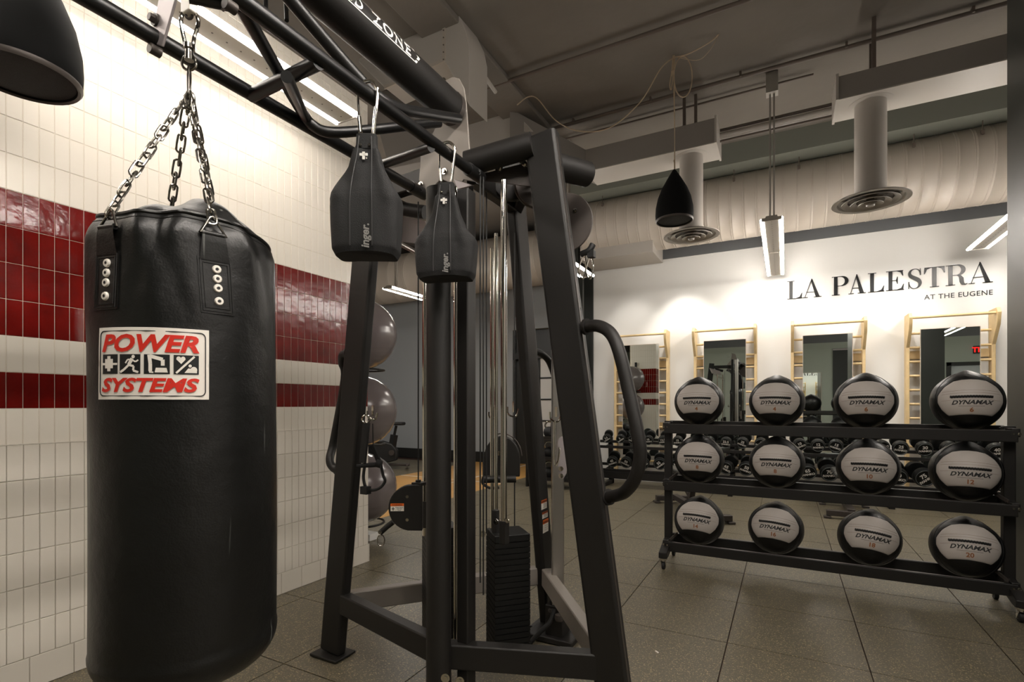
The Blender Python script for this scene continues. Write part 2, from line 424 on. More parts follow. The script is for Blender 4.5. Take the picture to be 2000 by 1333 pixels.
# spiral ducts
def spiral(name, x0, x1, y, z, r, label, pitch=0.155):
    mb = MB(); prof = []
    R = Matrix(((0, 0, 1), (1, 0, 0), (0, 1, 0)))
    x = x0; prof.append((r, 0)); k = 0
    L = x1 - x0
    while k * pitch < L - pitch:
        s = (k + 0.5) * pitch
        prof += [(r, s), (r + 0.004, s + 0.003), (r + 0.004, s + 0.010), (r, s + 0.013), (r, s + 0.026), (r + 0.003, s + 0.029), (r + 0.003, s + 0.033), (r, s + 0.036)]
        k += 1
    prof.append((r, L))
    mb.lathe(prof, (x0, y, z), 48, R, caps=True)
    o = tag(mb.build(name, M_duct2, angle=50), label, 'duct')
    return o
o = spiral('spiral_duct', -2.75, 5.4, 7.72, 3.96, 0.43, 'large round spiral duct running along the white back wall')
mb = MB()
for x in (-2.4, -0.6, 0.15, 1.3, 1.9): mb.cyl((x, 7.35, 4.1), (x, 7.35, CZ), 0.006, n=6); mb.box((x, 7.35, 4.2), (0.03, 0.03, 0.05))
mb.build('hanger_rod', M_pipe, o)
o = spiral('spiral_duct', -8.8, -3.35, 8.65, 3.95, 0.5, 'round spiral duct over the far grey wall beyond the cable machine', 0.42)
mb = MB()
for x in (-7, -5.5, -4): mb.cyl((x, 8.65, 4.3), (x, 8.65, CZ), 0.006, n=6)
mb.build('hanger_rod', M_pipe, o)

# box ducts with round diffusers
def diffuser_drop(parent, x, y, ztop, zb, r, rd):
    mb = MB(); mb.cyl((x, y, ztop), (x, y, zb + 0.03), r, n=36, caps=False)
    mb.lathe([(r, 0), (r + 0.05, 0), (r + 0.05, -0.01), (r, -0.012)], (x, y, ztop), 36)
    mb.lathe([(r + 0.006, 0.06), (r + 0.006, 0.0)], (x, y, zb + 0.03), 36)
    for k in range(8): a = k * PI / 4; mb.cyl((x + (r) * math.cos(a), y + r * math.sin(a), zb + 0.07), (x + (r + 0.008) * math.cos(a), y + (r + 0.008) * math.sin(a), zb + 0.07), 0.007, n=6)
    dr = mb.build('drop_pipe', M_duct, parent)
    mb = MB()
    mb.lathe([(r, 0.03), (r + 0.02, 0.028), (rd * 0.8, 0.012), (rd, 0.0), (rd, -0.008), (rd * 0.86, -0.006), (rd * 0.82, 0.014), (r * 0.9, 0.03)], (x, y, zb), 48)
    for q, dz in ((0.74, -0.012), (0.52, -0.024), (0.32, -0.034)):
        mb.lathe([(rd * (q - 0.16), 0.02 + dz), (rd * (q - 0.03), dz), (rd * q, dz - 0.004), (rd * q, dz + 0.003), (rd * (q - 0.12), 0.028 + dz)], (x, y, zb), 40)
    mb.lathe([(0.0, -0.05), (rd * 0.1, -0.05), (rd * 0.14, -0.02), (rd * 0.1, 0.02), (0, 0.02)], (x, y, zb), 20)
    mb.build('diffuser', M_duct, dr)
    MB().cyl((x, y, zb + 0.02), (x, y, zb + 0.028), rd * 0.75, n=30).build('dark_throat', M_pipe, dr)
# right
o = thing('box_duct', 'grey rectangular duct at upper right with a round diffuser hanging below', 'duct', (1.5, 5.58, 3.94))
mb = MB(); mb.span((0.416, 5.37, 3.94), (4.2, 5.79, 4.14)); mb.build('duct_body', M_box, o, bevel=0.004)
MB().span((0.414, 5.372, 3.932), (4.2, 5.788, 3.94)).build('underside_panel', M_duct, o)
mb = MB(); mb.span((0.395, 5.35, 3.925), (0.416, 5.81, 4.155)); mb.build('end_flange', M_duct, o)
mb = MB()
for x, y in ((0.68, 5.42), (0.70, 5.74)): mb.box((x, y, 4.35), (0.03, 0.03, 0.55))
mb.build_split('hanger_strut', M_pipe, o)
diffuser_drop(o, 0.675, 5.58, 3.94, 3.06, 0.122, 0.3)
# middle
o = thing('box_duct', 'grey rectangular duct at centre of ceiling with diffuser behind the black speaker', 'duct', (-1.3, 5.86, 3.94))
mb = MB(); mb.span((-2.05, 5.65, 3.94), (-0.644, 6.07, 4.19)); mb.build('duct_body', M_box, o, bevel=0.004)
MB().span((-2.05, 5.652, 3.932), (-0.642, 6.068, 3.94)).build('underside_panel', M_duct, o)
mb = MB(); mb.span((-0.644, 5.63, 3.925), (-0.624, 6.09, 4.205)); mb.build('end_flange', M_duct, o)
mb = MB(); pts = [(-2.05, 5.65, 3.94), (-2.05, 5.65, 4.19), (-2.75, 5.1, 4.58), (-2.75, 5.1, 4.2)]
mb.prism(pts, (0.0, 0.42, 0)); mb.build('duct_transition', M_box, o)
mb = MB()
for x in (-0.98, -0.86): mb.box((x, 5.86, 4.4), (0.03, 0.03, 0.42))
mb.build_split('hanger_strut', M_pipe, o)
diffuser_drop(o, PY(1350, 300, 5.86).x, 5.86, 3.94, PY(1352, 460, 5.86).z, 0.122, 0.29)
# box under the spiral duct
mb = MB(); mb.span((-2.8, 7.48, 3.44), (-1.69, BY - 0.03, 3.77)); o = tag(mb.build('duct_enclosure', M_duct, bevel=0.004), 'boxed grey duct section at left end of the white wall', 'duct')

# big pale ducts over the tiled wall end
o = thing('rectangular_duct', 'big pale duct elbow above the cable machine', 'duct', (-2.5, 3.9, 3.5))
Yd = 3.7
prof = [PY(x, y, Yd) for x, y in ((735, 165), (868, 122), (917, 207), (917, 92), (912, 62), (895, 28), (868, -10), (820, -60), (600, -90), (600, -10))]
prof = [PY(700, 120, Yd), PY(752, 172, Yd), PY(868, 118, Yd), PY(917, 207, Yd), PY(917, 92, Yd), PY(911, 62, Yd), PY(895, 28, Yd), PY(872, 0, Yd), PY(840, -20, Yd), PY(700, -30, Yd)]
MB().prism(prof, (0, 0.3, 0)).build('duct_body', M_duct, o, bevel=0.006)
mb = MB()
sd = PY(868, 118, Yd); st = PY(868, -10, Yd)
mb.bar(sd + V((0, -0.006, 0)), st + V((0, -0.006, 0)), 0.03, 0.012, (0, 1, 0)); mb.bar(sd + V((0, -0.006, 0)), PY(752, 172, Yd) + V((0, -0.006, 0)), 0.03, 0.012, (0, 1, 0))
mb.build('duct_seam', M_duct2, o)
mb = MB()
for t in [i / 9 for i in range(10)]: q = sd.lerp(st, t); mb.cyl(q + V((0, -0.01, 0)), q + V((0, -0.018, 0)), 0.006, n=6)
mb.build('screw', M_pipe, o)
o = thing('rectangular_duct', 'second pale duct elbow behind the gusset of the cable machine', 'duct', (-2.9, 5.6, 4.0))
Yd = 5.2
prof = [PY(885, 300, Yd), PY(885, 172, Yd), PY(916, 175, Yd), PY(950, 180, Yd), PY(982, 193, Yd), PY(1000, 212, Yd), PY(1037, 252, Yd), PY(925, 298, Yd)]
MB().prism(prof, (0, 0.3, 0)).build('duct_body', M_duct, o, bevel=0.006)
MB().bar(PY(1003, 218, Yd) + V((0, -.006, 0)), PY(1003, 270, Yd) + V((0, -.006, 0)), 0.03, 0.012, (0, 1, 0)).build('duct_seam', M_duct2, o)
mb = MB(); Ym = 4.2
mb.prism([PY(745, 175, Ym), PY(866, 190, Ym), PY(900, 300, Ym), PY(760, 330, Ym), PY(735, 240, Ym)], (0, 0.3, 0))
tag(mb.build('duct_plenum', M_box, bevel=0.006), 'dark grey duct box below the big pale elbow', 'duct')
mb = MB()
q1, q2 = P(915, 105, 4.7), P(968, 180, 5.2)
mb.tube([q1, q2], 0.02, 8); tag(mb.build('brace_strut', M_duct), 'thin diagonal strut beside the pale duct elbow', 'strut')
mb = MB(); q = P(993, 195, 6.4); mb.cyl(q, (q.x, q.y, CZ), 0.014, n=8)
tag(mb.build('hanger_rod', M_duct), 'vertical rod between the ceiling and second pale elbow', 'rod')

# hanging cable coil and slack wire
hk = P(1316, 112, 4.95)
o = thing('cable_coil', 'thin cream cable tied in a loop and slung from the ceiling', 'cable', hk)
mb = MB()
D = 4.95
mb.tube(smooth([P(1010, 205, 5.4), P(1030, 190, 5.4), P(1050, 193, 5.4), P(1085, 235, 5.3), P(1130, 256, 5.2), P(1190, 250, 5.1), P(1250, 200, 5.0), P(1290, 135, D), P(1316, 112, D)]), 0.006, 6)
mb.tube(smooth([P(1316, 112, D), P(1345, 105, 4.8), P(1390, 80, 4.7), P(1408, 60, 4.65)]), 0.006, 6)
mb.tube(smooth([P(1316, 110, D), P(1360, 118, 4.8), P(1385, 100, 4.7), P(1408, 60, 4.65)]), 0.003, 5)
mb.tube(smooth([P(1408, 60, 4.65), P(1500, 45, 4.6), P(1680, 5, 4.5)]), 0.004, 5)
mb.build('slack_wire', M_wire, o)
mb = MB()
mb.tube([P(1316 + 18 + 18 * math.cos(t * PI / 12), 150 + 40 * math.sin(t * PI / 12), D) for t in range(24)], 0.006, 6, True)
mb.tube(smooth([P(1314, 112, D), P(1312, 140, D), P(1308, 165, D), P(1311, 175, D), P(1314, 150, D), P(1316, 112, D)]), 0.006, 6)
mb.build('wire_loop', M_wire, o)
mb = MB(); mb.box(P(1316, 112, D), (0.02, 0.02, 0.03)); mb.box(P(1314, 143, D), (0.03, 0.02, 0.04)); mb.cyl(P(1316, 108, D), (hk.x, hk.y, CZ), 0.003, n=5)
mb.build('cable_tie', M_wire, o)

# pendant speakers
def speaker(loc, ztop, label, sc=1.0):
    x, y, z = loc
    o = thing('pendant_speaker', label, 'speaker', (x, y, z), 'black pendant speakers')
    R = 0.177 * sc
    mb = MB()
    mb.lathe([(0.006, 0.5 * sc), (0.02, 0.485 * sc), (0.07 * sc, 0.40 * sc), (0.12 * sc, 0.31 * sc), (0.155 * sc, 0.22 * sc), (R * 0.98, 0.13 * sc), (R, 0.06 * sc), (R * 0.985, 0.012 * sc), (R * 0.93, 0), (R * 0.9, 0.01 * sc), (0, 0.012 * sc)], (x, y, z), 48)
    b = mb.build('speaker_shell', M_speaker, o, angle=50)
    MB().lathe([(0, 0), (R * 0.5, -0.004), (R * 0.87, 0.0), (R * 0.9, 0.008)], (x, y, z + 0.006), 40).build('speaker_grille', M_grille, o)
    MB().lathe([(R * 0.9, 0.0), (R * 0.95, -0.006), (R * 0.99, 0.004), (R * 0.99, 0.012)], (x, y, z), 40).build('rim', M_gun, o)
    mb = MB(); mb.tube([(x, y, z + 0.49 * sc), (x + 0.004, y, (z + ztop) / 2), (x, y, ztop)], 0.004, 6)
    mb.tube([(x + 0.008, y, z + 0.49 * sc), (x - 0.006, y, z + 0.8 * (ztop - z)), (x + 0.006, y, ztop)], 0.003, 6)
    mb.box((x, y, z + 0.58), (0.012, 0.012, 0.02)); mb.build('suspension_cable', M_wire, o)
    return o
q = P(1317, 432, 4.95)
speaker((q.x, q.y, q.z), hk.z, 'black bullet-shaped pendant speaker in front of the middle diffuser')
speaker((-2.45, 0.80, 2.42), 3.03, 'black pendant speaker cut off by the top left corner, by the tiled wall', 1.0)

# ------------------------------------------------------------ linear pendants
def tube_light(x, ya, yb, z, label, rods, power=60, w=0.18, lamp=None):
    lamp = lamp or M_tube
    o = thing('linear_pendant', label, 'ceiling light', (x, (ya + yb) / 2, z), 'linear twin tube pendants')
    L = yb - ya; ym = (ya + yb) / 2
    mb = MB(); mb.prism([(x - 0.062, ya + 0.02, z + 0.0), (x + 0.062, ya + 0.02, z + 0.0), (x + 0.05, ya + 0.02, z + 0.05), (x - 0.05, ya + 0.02, z + 0.05)], (0, L - 0.04, 0))
    mb.span((x - w / 2 - 0.004, ya + .005, z + 0.024), (x + w / 2 + 0.004, yb - .005, z + 0.028))  # unseen cover above the tubes, added to cut their upward light
    h = mb.build('housing', M_fix, o)
    mb = MB(); n = int(L / 0.075)
    for k in range(n): yy = ya + 0.06 + k * (L - 0.12) / (n - 1); mb.cyl((x, yy, z - 0.001), (x, yy, z + 0.001), 0.005, n=8)
    mb.build('vent_hole', M_pipe, h)
    mb = MB()
    for k in range(int(L / 2.4) + 1): mb.box((x, min(ya + 0.01 + k * 1.22, yb), z + 0.012), (w, 0.012, 0.03))
    mb.box((x, yb - 0.01, z + 0.012), (w, 0.012, 0.03)); mb.build_split('end_cap', M_fix, o)
    nt = max(1, round(L / 1.22))
    for s in (-1, 1):
        for k in range(nt):
            a = ya + k * L / nt; b = ya + (k + 1) * L / nt
            MB().cyl((x + s * w / 2, a + 0.008, z + 0.008), (x + s * w / 2, b - 0.008, z + 0.008), 0.0135, n=14).build('lamp_tube', lamp, o)
    mb = MB()
    for yy in rods:
        for dx in (-0.018, 0.018): mb.cyl((x + dx, yy, z + 0.05), (x + dx, yy, CZ - 0.2), 0.008, n=8)
        mb.box((x, yy, CZ - 0.11), (0.11, 0.11, 0.2))
    mb.build('suspension_rod', M_pipel, o)
    return o
LZ = 3.03
tube_light(-0.12, 5.6, 8.04, LZ, 'lit twin tube pendant hanging at centre before the white wall', (5.85,), 34)
tube_light(1.97, 5.35, 7.8, LZ, 'lit twin tube pendant at right, partly behind the dark pillar', (5.6,), 34)
tube_light(-2.45, -1.3, 2.38, LZ, 'long lit twin tube pendant beside the white and red tiled wall', (-0.3, 1.42), lamp=M_tube_low)
tube_light(-2.47, 6.0, 6.9, LZ, 'lit twin tube pendant half hidden behind the cable machine', (6.1,), 30)
tube_light(1.02, 0.9, 2.35, LZ, 'added twin tube fill light overhead, just outside the top of the view', (1.2,), lamp=M_tube_high)  # off-row lamp added to brighten the medicine balls
tube_light(-5.45, 6.1, 7.3, LZ, 'short lit twin tube pendant before the far grey wall', (6.3,), lamp=M_tube_high)
tube_light(-5.45, 2.6, 5.0, LZ, 'added twin tube fill light over the maple lane, hidden behind the tiled block', (3.0,), lamp=M_tube_high)  # unseen lamp added to brighten the far grey wall
tube_light(-0.12, -0.9, 1.5, LZ, 'lit twin tube pendant overhead, nearest the cable machine, above the view', (0.2,), lamp=M_tube_high)
tube_light(3.6, -1.6, 0.8, LZ, 'lit twin tube pendant at far rear right, seen in the rightmost mirror', (0,), 30)

# exit sign on the pillar
q = (1.23, 3.06, 0)
o = thing('exit_sign', 'red exit sign on the dark pillar at the right edge', 'sign', (1.2, 2.9, 3.2))
zt = H + 0.715 * 3.0
mb = MB(); mb.span((1.235, 2.70, zt - 0.2), (1.27, 3.02, zt + 0.02)); mb.build('sign_housing', M_dark, o, bevel=0.003)
mb = MB(); mb.text('EXIT', lambda x, y: V((1.233, 2.86 - x, zt - 0.16 + y)), 0.2, bold=0.01); mb.build('sign_letters', M_exit, o)
o = thing('exit_sign', 'red exit sign on the rear wall, seen in the rightmost mirror', 'sign', (4.9, -3.0, 2.75))
mb = MB(); mb.span((4.75, -3.1, 2.68), (5.1, -3.05, 2.9)); mb.build('sign_housing', M_dark, o)
mb = MB(); mb.text('EXIT', lambda x, y: V((4.925 - x, -3.045, 2.72 + y)), 0.2, bold=0.01); mb.build('sign_letters', M_exit, o)

# ------------------------------------------------------------ LA PALESTRA lettering
def ribbon(mb, pts, ws, fn, t):
    L, Rr = [], []
    for i, p in enumerate(pts):
        a = pts[max(i - 1, 0)]; b = pts[min(i + 1, len(pts) - 1)]
        dx, dy = b[0] - a[0], b[1] - a[1]; l = math.hypot(dx, dy) or 1
        nx, ny = -dy / l, dx / l; w = ws[i] / 2
        L.append((p[0] + nx * w, p[1] + ny * w)); Rr.append((p[0] - nx * w, p[1] - ny * w))
    for i in range(len(pts) - 1):
        q = [L[i], L[i + 1], Rr[i + 1], Rr[i]]
        mb.prism([fn(*c) for c in q], t)
def poly(mb, pts, fn, t): mb.prism([fn(*c) for c in pts], t)
def rect(mb, x0, y0, x1, y1, fn, t): poly(mb, [(x0, y0), (x1, y0), (x1, y1), (x0, y1)], fn, t)
HL, TK, SF = 0.030, 0.165, 0.07
def glyph(mb, ch, w, fn, t):
    if ch == 'L':
        rect(mb, .10, 0, .10 + TK, 1, fn, t); rect(mb, 0, 0, w, HL, fn, t); rect(mb, 0, 1 - HL, .36, 1, fn, t)
        poly(mb, [(w - .03, 0), (w, .30), (w - .03, .30), (w - .13, .10), (w - .30, HL), (w - .3, 0)], fn, t)
    elif ch == 'A':
        ribbon(mb, [(.09, 0), (w * .47, .98)], [HL, HL], fn, t)
        poly(mb, [(w * .45, 1.02), (w * .50, 1.02), (w - .08, 0), (w - .08 - TK * 1.15, 0), (w * .44, .90)], fn, t)
        rect(mb, .16, .28, w * .66, .28 + HL, fn, t); rect(mb, 0, 0, .24, HL, fn, t); rect(mb, w - .36, 0, w, HL, fn, t)
    elif ch in 'PR':
        rect(mb, .10, 0, .10 + TK, 1, fn, t); rect(mb, 0, 0, .36, HL, fn, t); rect(mb, 0, 1 - HL, .5 * w, 1, fn, t)
        yb = .47
        n = 16; cx = w * (.52 if ch == 'P' else .48); pts = []; ws = []
        ry = (1 - yb) / 2; rx = w * (.36 if ch == 'P' else .30)
        for i in range(n + 1):
            a = PI / 2 - PI * i / n; pts.append((cx + rx * math.cos(a), 1 - ry + (ry - HL / 2) * math.sin(a))); ws.append(HL + (TK - HL) * math.cos(a) ** 1.3 if abs(math.cos(a)) > 1e-3 else HL)
        ribbon(mb, pts, ws, fn, t); rect(mb, .2, yb, cx, yb + HL, fn, t); rect(mb, .2, 1 - HL, cx, 1, fn, t)
        if ch == 'R':
            p2 = [(.52 * w, .48), (.62 * w, .44), (.69 * w, .32), (.71 * w, .16), (.76 * w, .04), (.86 * w, .005), (.96 * w, .04)]
            ribbon(mb, p2, [HL, .10, TK, TK, .12, .06, HL], fn, t)
    elif ch == 'E':
        rect(mb, .10, 0, .10 + TK, 1, fn, t); rect(mb, 0, 0, w, HL, fn, t); rect(mb, 0, 1 - HL, w - .03, 1, fn, t); rect(mb, .2, .49, w * .62, .49 + HL, fn, t)
        poly(mb, [(w - .03, 0), (w, .30), (w - .03, .30), (w - .12, .10), (w - .30, HL), (w - .3, 0)], fn, t)
        poly(mb, [(w - .06, 1), (w - .03, .72), (w - .06, .72), (w - .14, .90), (w - .30, 1 - HL), (w - .3, 1)], fn, t)
        poly(mb, [(w * .62, .32), (w * .62 + .03, .32), (w * .62 + .03, .69), (w * .62, .69), (w * .55, .52), (w * .55, .49)], fn, t)
    elif ch == 'T':
        c = w / 2
        rect(mb, c - TK / 2, 0, c + TK / 2, 1, fn, t); rect(mb, c - .18, 0, c + .18, HL, fn, t); rect(mb, .02, 1 - HL, w - .02, 1, fn, t)
        poly(mb, [(.02, 1), (0, .68), (.03, .68), (.12, .90), (.28, 1 - HL), (.28, 1)], fn, t)
        poly(mb, [(w - .02, 1), (w, .68), (w - .03, .68), (w - .12, .90), (w - .28, 1 - HL), (w - .28, 1)], fn, t)
    elif ch == 'S':
        k = w
        ctrl = [(.86 * k, .72), (.80 * k, .88), (.62 * k, .975), (.42 * k, .985), (.22 * k, .91), (.15 * k, .77), (.24 * k, .64), (.48 * k, .53), (.72 * k, .42), (.84 * k, .27), (.76 * k, .10), (.56 * k, .015), (.36 * k, .015), (.18 * k, .12), (.10 * k, .30)]
        wc = [HL, .04, HL, .035, .09, .12, .16, .18, .18, .13, .09, .035, HL, .04, HL]
        pts = []; ws = []
        sm = smooth([V((a, b, c)) for (a, b), c in zip(ctrl, wc)], 4)
        ribbon(mb, [(p.x, p.y) for p in sm], [max(p.z, .02) for p in sm], fn, t)
        poly(mb, [(.86 * k - .02, .66), (.86 * k + .02, .66), (.84 * k + .02, 1.0), (.84 * k - .0, 1.0)], fn, t)
        poly(mb, [(.10 * k - .02, .36), (.10 * k + .02, .36), (.12 * k, 0), (.10 * k - .02, 0)], fn, t)
bx = [('L', 150, 268), ('A', 272, 418), ('P', 498, 630), ('A', 628, 765), ('L', 780, 908), ('E', 922, 1062), ('S', 1088, 1207), ('T', 1218, 1382), ('R', 1388, 1565), ('A', 1565, 1755)]
root = thing('wall_lettering', 'large black serif letters reading LA PALESTRA on the white wall', 'sign', (1.1, BY, 2.71))
HC = 0.252
for ch, a, b in bx:
    xa = PY(1500 + a / 4, 560, BY).x; xb = PY(1500 + b / 4, 560, BY).x
    w = (xb - xa) / HC
    mb = MB(); glyph(mb, ch, w, lambda x, y: V((xa + x * HC, BY - 0.001, 2.708 + y * HC)), V((0, -0.008, 0)))
    mb.build('letter', M_letter, root, merge=False)
mb = MB()
xr = PY(1939, 570, BY).x; xl = PY(1805, 580, BY).x
vs, fs = text_mesh('AT THE EUGENE', 0.012, 0, 'LEFT', 1.08)
wx = max(v[0] for v in vs); k = (xr - xl) / wx; hz = 0.062 / 0.73
mb.add([V((xl + x * k, BY - 0.003, 2.557 + y * hz)) for x, y in vs], fs)
tag(mb.build('wall_lettering', M_letter), 'small black capitals reading AT THE EUGENE below the larger lettering', 'sign')
# ============================================================ HEAVY BAG
BC = V((-1.185, 0.675, 0)); BR = 0.178
def dg(a): return math.radians(a)
bag = thing('heavy_bag', 'black vinyl heavy punching bag hanging on chains by the tiled wall', 'punching bag', (BC.x, BC.y, 0.63))
STR = [-15, -80, 168, 124]
def bag_r(a, z):
    r = BR + 0.002 * math.sin(3 * a + 2) * math.sin(5 * z)
    # bulge at the foot, pinch where the straps pull
    if z < 0.72: r *= 1 + 0.01
    if z < 0.71:
        k = (0.71 - z) / 0.08; r -= BR * (1 - math.sqrt(max(0, 1 - min(k, 1) ** 2))) * 0.55
    if z > 1.555: r -= 0.016 * min(1.2, (z - 1.555) / 0.045) ** 2
    f = max(0.0, min(1.0, (z - 1.34) / 0.26))
    for s in STR:
        d = (a - dg(s) + PI) % (2 * PI) - PI
        r -= 0.007 * f * math.exp(-(d / 0.22) ** 2)
        # slanting folds either side of each strap
        r += 0.006 * f * math.exp(-((abs(d) - 0.33 - 0.35 * (1 - f)) / 0.10) ** 2)
        r -= 0.005 * f * math.exp(-((abs(d) - 0.52 - 0.45 * (1 - f)) / 0.08) ** 2)
    return r
def bag_p(a, z, off=0.0):
    r = bag_r(a, z) + off
    return V((BC.x + r * math.cos(a), BC.y + r * math.sin(a), z))
def zseam(a): 
    return 1.597 + 0.013 * math.cos(a + 0.6) + 0.004 * math.cos(4 * a + 1.0)
mb = MB()
mb.grid(lambda u, v: bag_p(2 * PI * u, 0.632 + (zseam(2 * PI * u) - 0.632) * v), 160, 110, wrap=True)
n = 160
bc = len(mb.v); mb.v.append(V((BC.x, BC.y, 0.625))); mb.f += [(bc, (i + 1) % n, i) for i in range(n)]; mb.m += [0] * n
mb.build('bag_body', M_bag, bag, angle=80)
mb = MB()
def dome(u, v):
    a = 2 * PI * u; r0 = bag_r(a, zseam(a)) + 0.001
    r = r0 * (1 - v) ; z = zseam(a) + 0.062 * math.sin(min(1, v * 1.15) * PI / 2) ** 0.8
    z += 0.007 * math.sin(a * 5 + 0.7 + 3 * v) * math.sin(v * PI) + 0.010 * math.sin(2 * a + 1.2) * math.sin(v * PI)
    for s in STR:
        d = (a - dg(s) + PI) % (2 * PI) - PI
        z -= 0.012 * math.exp(-(d / 0.25) ** 2) * math.sin(v * PI) * (1 - v)
    return V((BC.x + r * math.cos(a), BC.y + r * math.sin(a), z))
mb.grid(dome, 120, 16, wrap=True); mb.build('top_cover', M_bag, bag, angle=80)
mb = MB(); mb.tube([bag_p(2 * PI * i / 120, zseam(2 * PI * i / 120), 0.001) for i in range(120)], 0.0045, 8, True)
mb.tube([bag_p(2 * PI * i / 120, zseam(2 * PI * i / 120) - 0.013, -0.001) for i in range(120)], 0.002, 6, True); mb.build('seam_piping', M_bag, bag)
mb = MB()
for v0 in (0.0, 0.5, 1.0):
    pass
# straps with rivets, rings
for si, s in enumerate(STR):
    lean = {0: 0.10, 1: -0.05}.get(si, 0)
    a0 = dg(s)
    def sp(x, z, off):  # x metres sideways
        return bag_p(a0 + x / BR + lean * (1.5 - z) / 0.15 * 0.5, z, off)
    mb = MB()
    def patch(u, v, off=0.0025): return sp((u - 0.5) * 0.062, 1.412 + 0.112 * v, off)
    k = len(mb.v); mb.grid(patch, 10, 10)
    mb.grid(lambda u, v: patch(u, v, -0.004), 10, 10)
    for (f0, f1) in (((0, 0), (1, 0)), ((0, 1), (1, 1)), ((0, 0), (0, 1)), ((1, 0), (1, 1))):
        mb.grid(lambda u, v: patch(f0[0] + (f1[0] - f0[0]) * u, f0[1] + (f1[1] - f0[1]) * u, 0.0025 - 0.0065 * v), 10, 1)
    # upper loop
    mb.grid(lambda u, v: sp((u - 0.5) * (0.054 - 0.014 * v), 1.518 + 0.052 * v, 0.004 + 0.006 * v), 8, 6)
    mb.grid(lambda u, v: sp((u - 0.5) * (0.054 - 0.014 * v), 1.518 + 0.052 * v, -0.003 + 0.004 * v), 8, 6)
    mb.tube([sp((u - 0.5) * 0.04, 1.571, 0.006) for u in (0, .25, .5, .75, 1)], 0.006, 8)
    st = mb.build('strap', M_bag, bag, angle=50)
    mb = MB(); e = 0.0035
    for ins in (0.06, 0.14):
        pts = [(ins, ins * .7)] + [(1 - ins, ins * .7), (1 - ins, 1 - ins * .7), (ins, 1 - ins * .7)]
        ring = []
        for (p, q) in zip(pts, pts[1:] + pts[:1]): ring += [patch(p[0] + (q[0] - p[0]) * t / 6, p[1] + (q[1] - p[1]) * t / 6, e) for t in range(6)]
        mb.tube(ring, 0.0007, 5, True)
    mb.build('stitching', M_lace, st)
    for k, zz in enumerate((1.502, 1.483, 1.464, 1.438)):
        c = sp(0.002, zz, 0.0035); nrm = V((math.cos(a0), math.sin(a0), 0))
        R = nrm.to_track_quat('Z', 'Y').to_matrix()
        mb = MB(); mb.lathe([(0.0025, 0.0005), (0.0035, 0.003), (0.007, 0.0028), (0.0085, 0.0005), (0.0085, -0.002)], c, 20, R)
        rv = mb.build('rivet', M_label, st)
        MB().lathe([(0, 0.0032), (0.0028, 0.0032), (0.0028, 0.001)], c, 12, R).build('rivet_hole', M_ink, st)
    # triangular ring
    nrm = V((math.cos(a0), math.sin(a0), 0)); tg = V((-math.sin(a0), math.cos(a0), 0))
    base = sp(0, 1.571, 0.006); apex = base + V((0, 0, 0.034)) + nrm * (-0.006)
    mb = MB(); mb.tube([base + tg * -0.024, base, base + tg * 0.024, apex + tg * 0.004, apex + V((0, 0, 0.003)), apex + tg * -0.004], 0.0028, 8, True)
    mb.build('triangle_ring', M_chain, bag)
    # chain up to the master link
    top = V((BC.x, BC.y, 1.905)) + nrm * 0.012
    p0 = apex; d = (top - p0); L = d.length; nl = round(L / 0.029); d.normalize()
    sag = nrm * 0.004
    x1 = d.orthogonal().normalized(); x2 = d.cross(x1)
    mb = MB()
    for k in range(nl + 1):
        c = p0 + d * (L * (k + 0.15) / nl) + sag * math.sin(PI * k / nl) + V((random.uniform(-.0015, .0015), random.uniform(-.0015, .0015), 0))
        ang = (k % 2) * PI / 2 + random.uniform(-.35, .35) + si
        sx = x1 * math.cos(ang) + x2 * math.sin(ang)
        ll, ww = 0.0125, 0.0078
        path = []
        for q in range(16):
            t = 2 * PI * q / 16; cx, sy = math.cos(t), math.sin(t)
            path.append(c + sx * (ww * cx) + d * (ww * sy + (ll if sy > 0 else -ll) * min(1, abs(sy) * 3)))
        mb.tube(path, 0.0024, 6, True)
    mb.build('chain', M_chain, bag)
# label
def lab(x, y, off=0.003):   # x 0..1 left to right, y 0..1
    return bag_p(dg(-84.5 + 65.5 * x), 1.239 + 0.138 * y, off)
mb = MB(); mb.grid(lambda u, v: lab(u, v, 0.0028), 40, 14)
mb.grid(lambda u, v: lab(u, v, -0.003), 40, 14)
for (f0, f1) in (((0, 0), (1, 0)), ((0, 1), (1, 1)), ((0, 0), (0, 1)), ((1, 0), (1, 1))):
    mb.grid(lambda u, v: lab(f0[0] + (f1[0] - f0[0]) * u, f0[1] + (f1[1] - f0[1]) * u, 0.0028 - 0.0058 * v), 40, 1)
lb = mb.build('brand_patch', M_label, bag, angle=60)
lb['label'] = 'white patch printed with red words and four black pictograms'
mb = MB(); rr = []
def rrect(x0, y0, x1, y1, r, n=5, asp=0.60):
    o = []
    for cx, cy, a in ((x1 - r * asp, y0 + r, -PI / 2), (x1 - r * asp, y1 - r, 0), (x0 + r * asp, y1 - r, PI / 2), (x0 + r * asp, y0 + r, PI)):
        o += [(cx + r * asp * math.cos(a + PI / 2 * i / n), cy + r * math.sin(a + PI / 2 * i / n)) for i in range(n + 1)]
    return o
def dens(pts, k=6):
    o = []
    for p, q in zip(pts, pts[1:] + pts[:1]): o += [(p[0] + (q[0] - p[0]) * t / k, p[1] + (q[1] - p[1]) * t / k) for t in range(k)]
    return o
mb.tube([lab(x, y, 0.0034) for x, y in dens(rrect(0.03, 0.05, 0.97, 0.95, 0.07), 4)], 0.0010, 5, True)
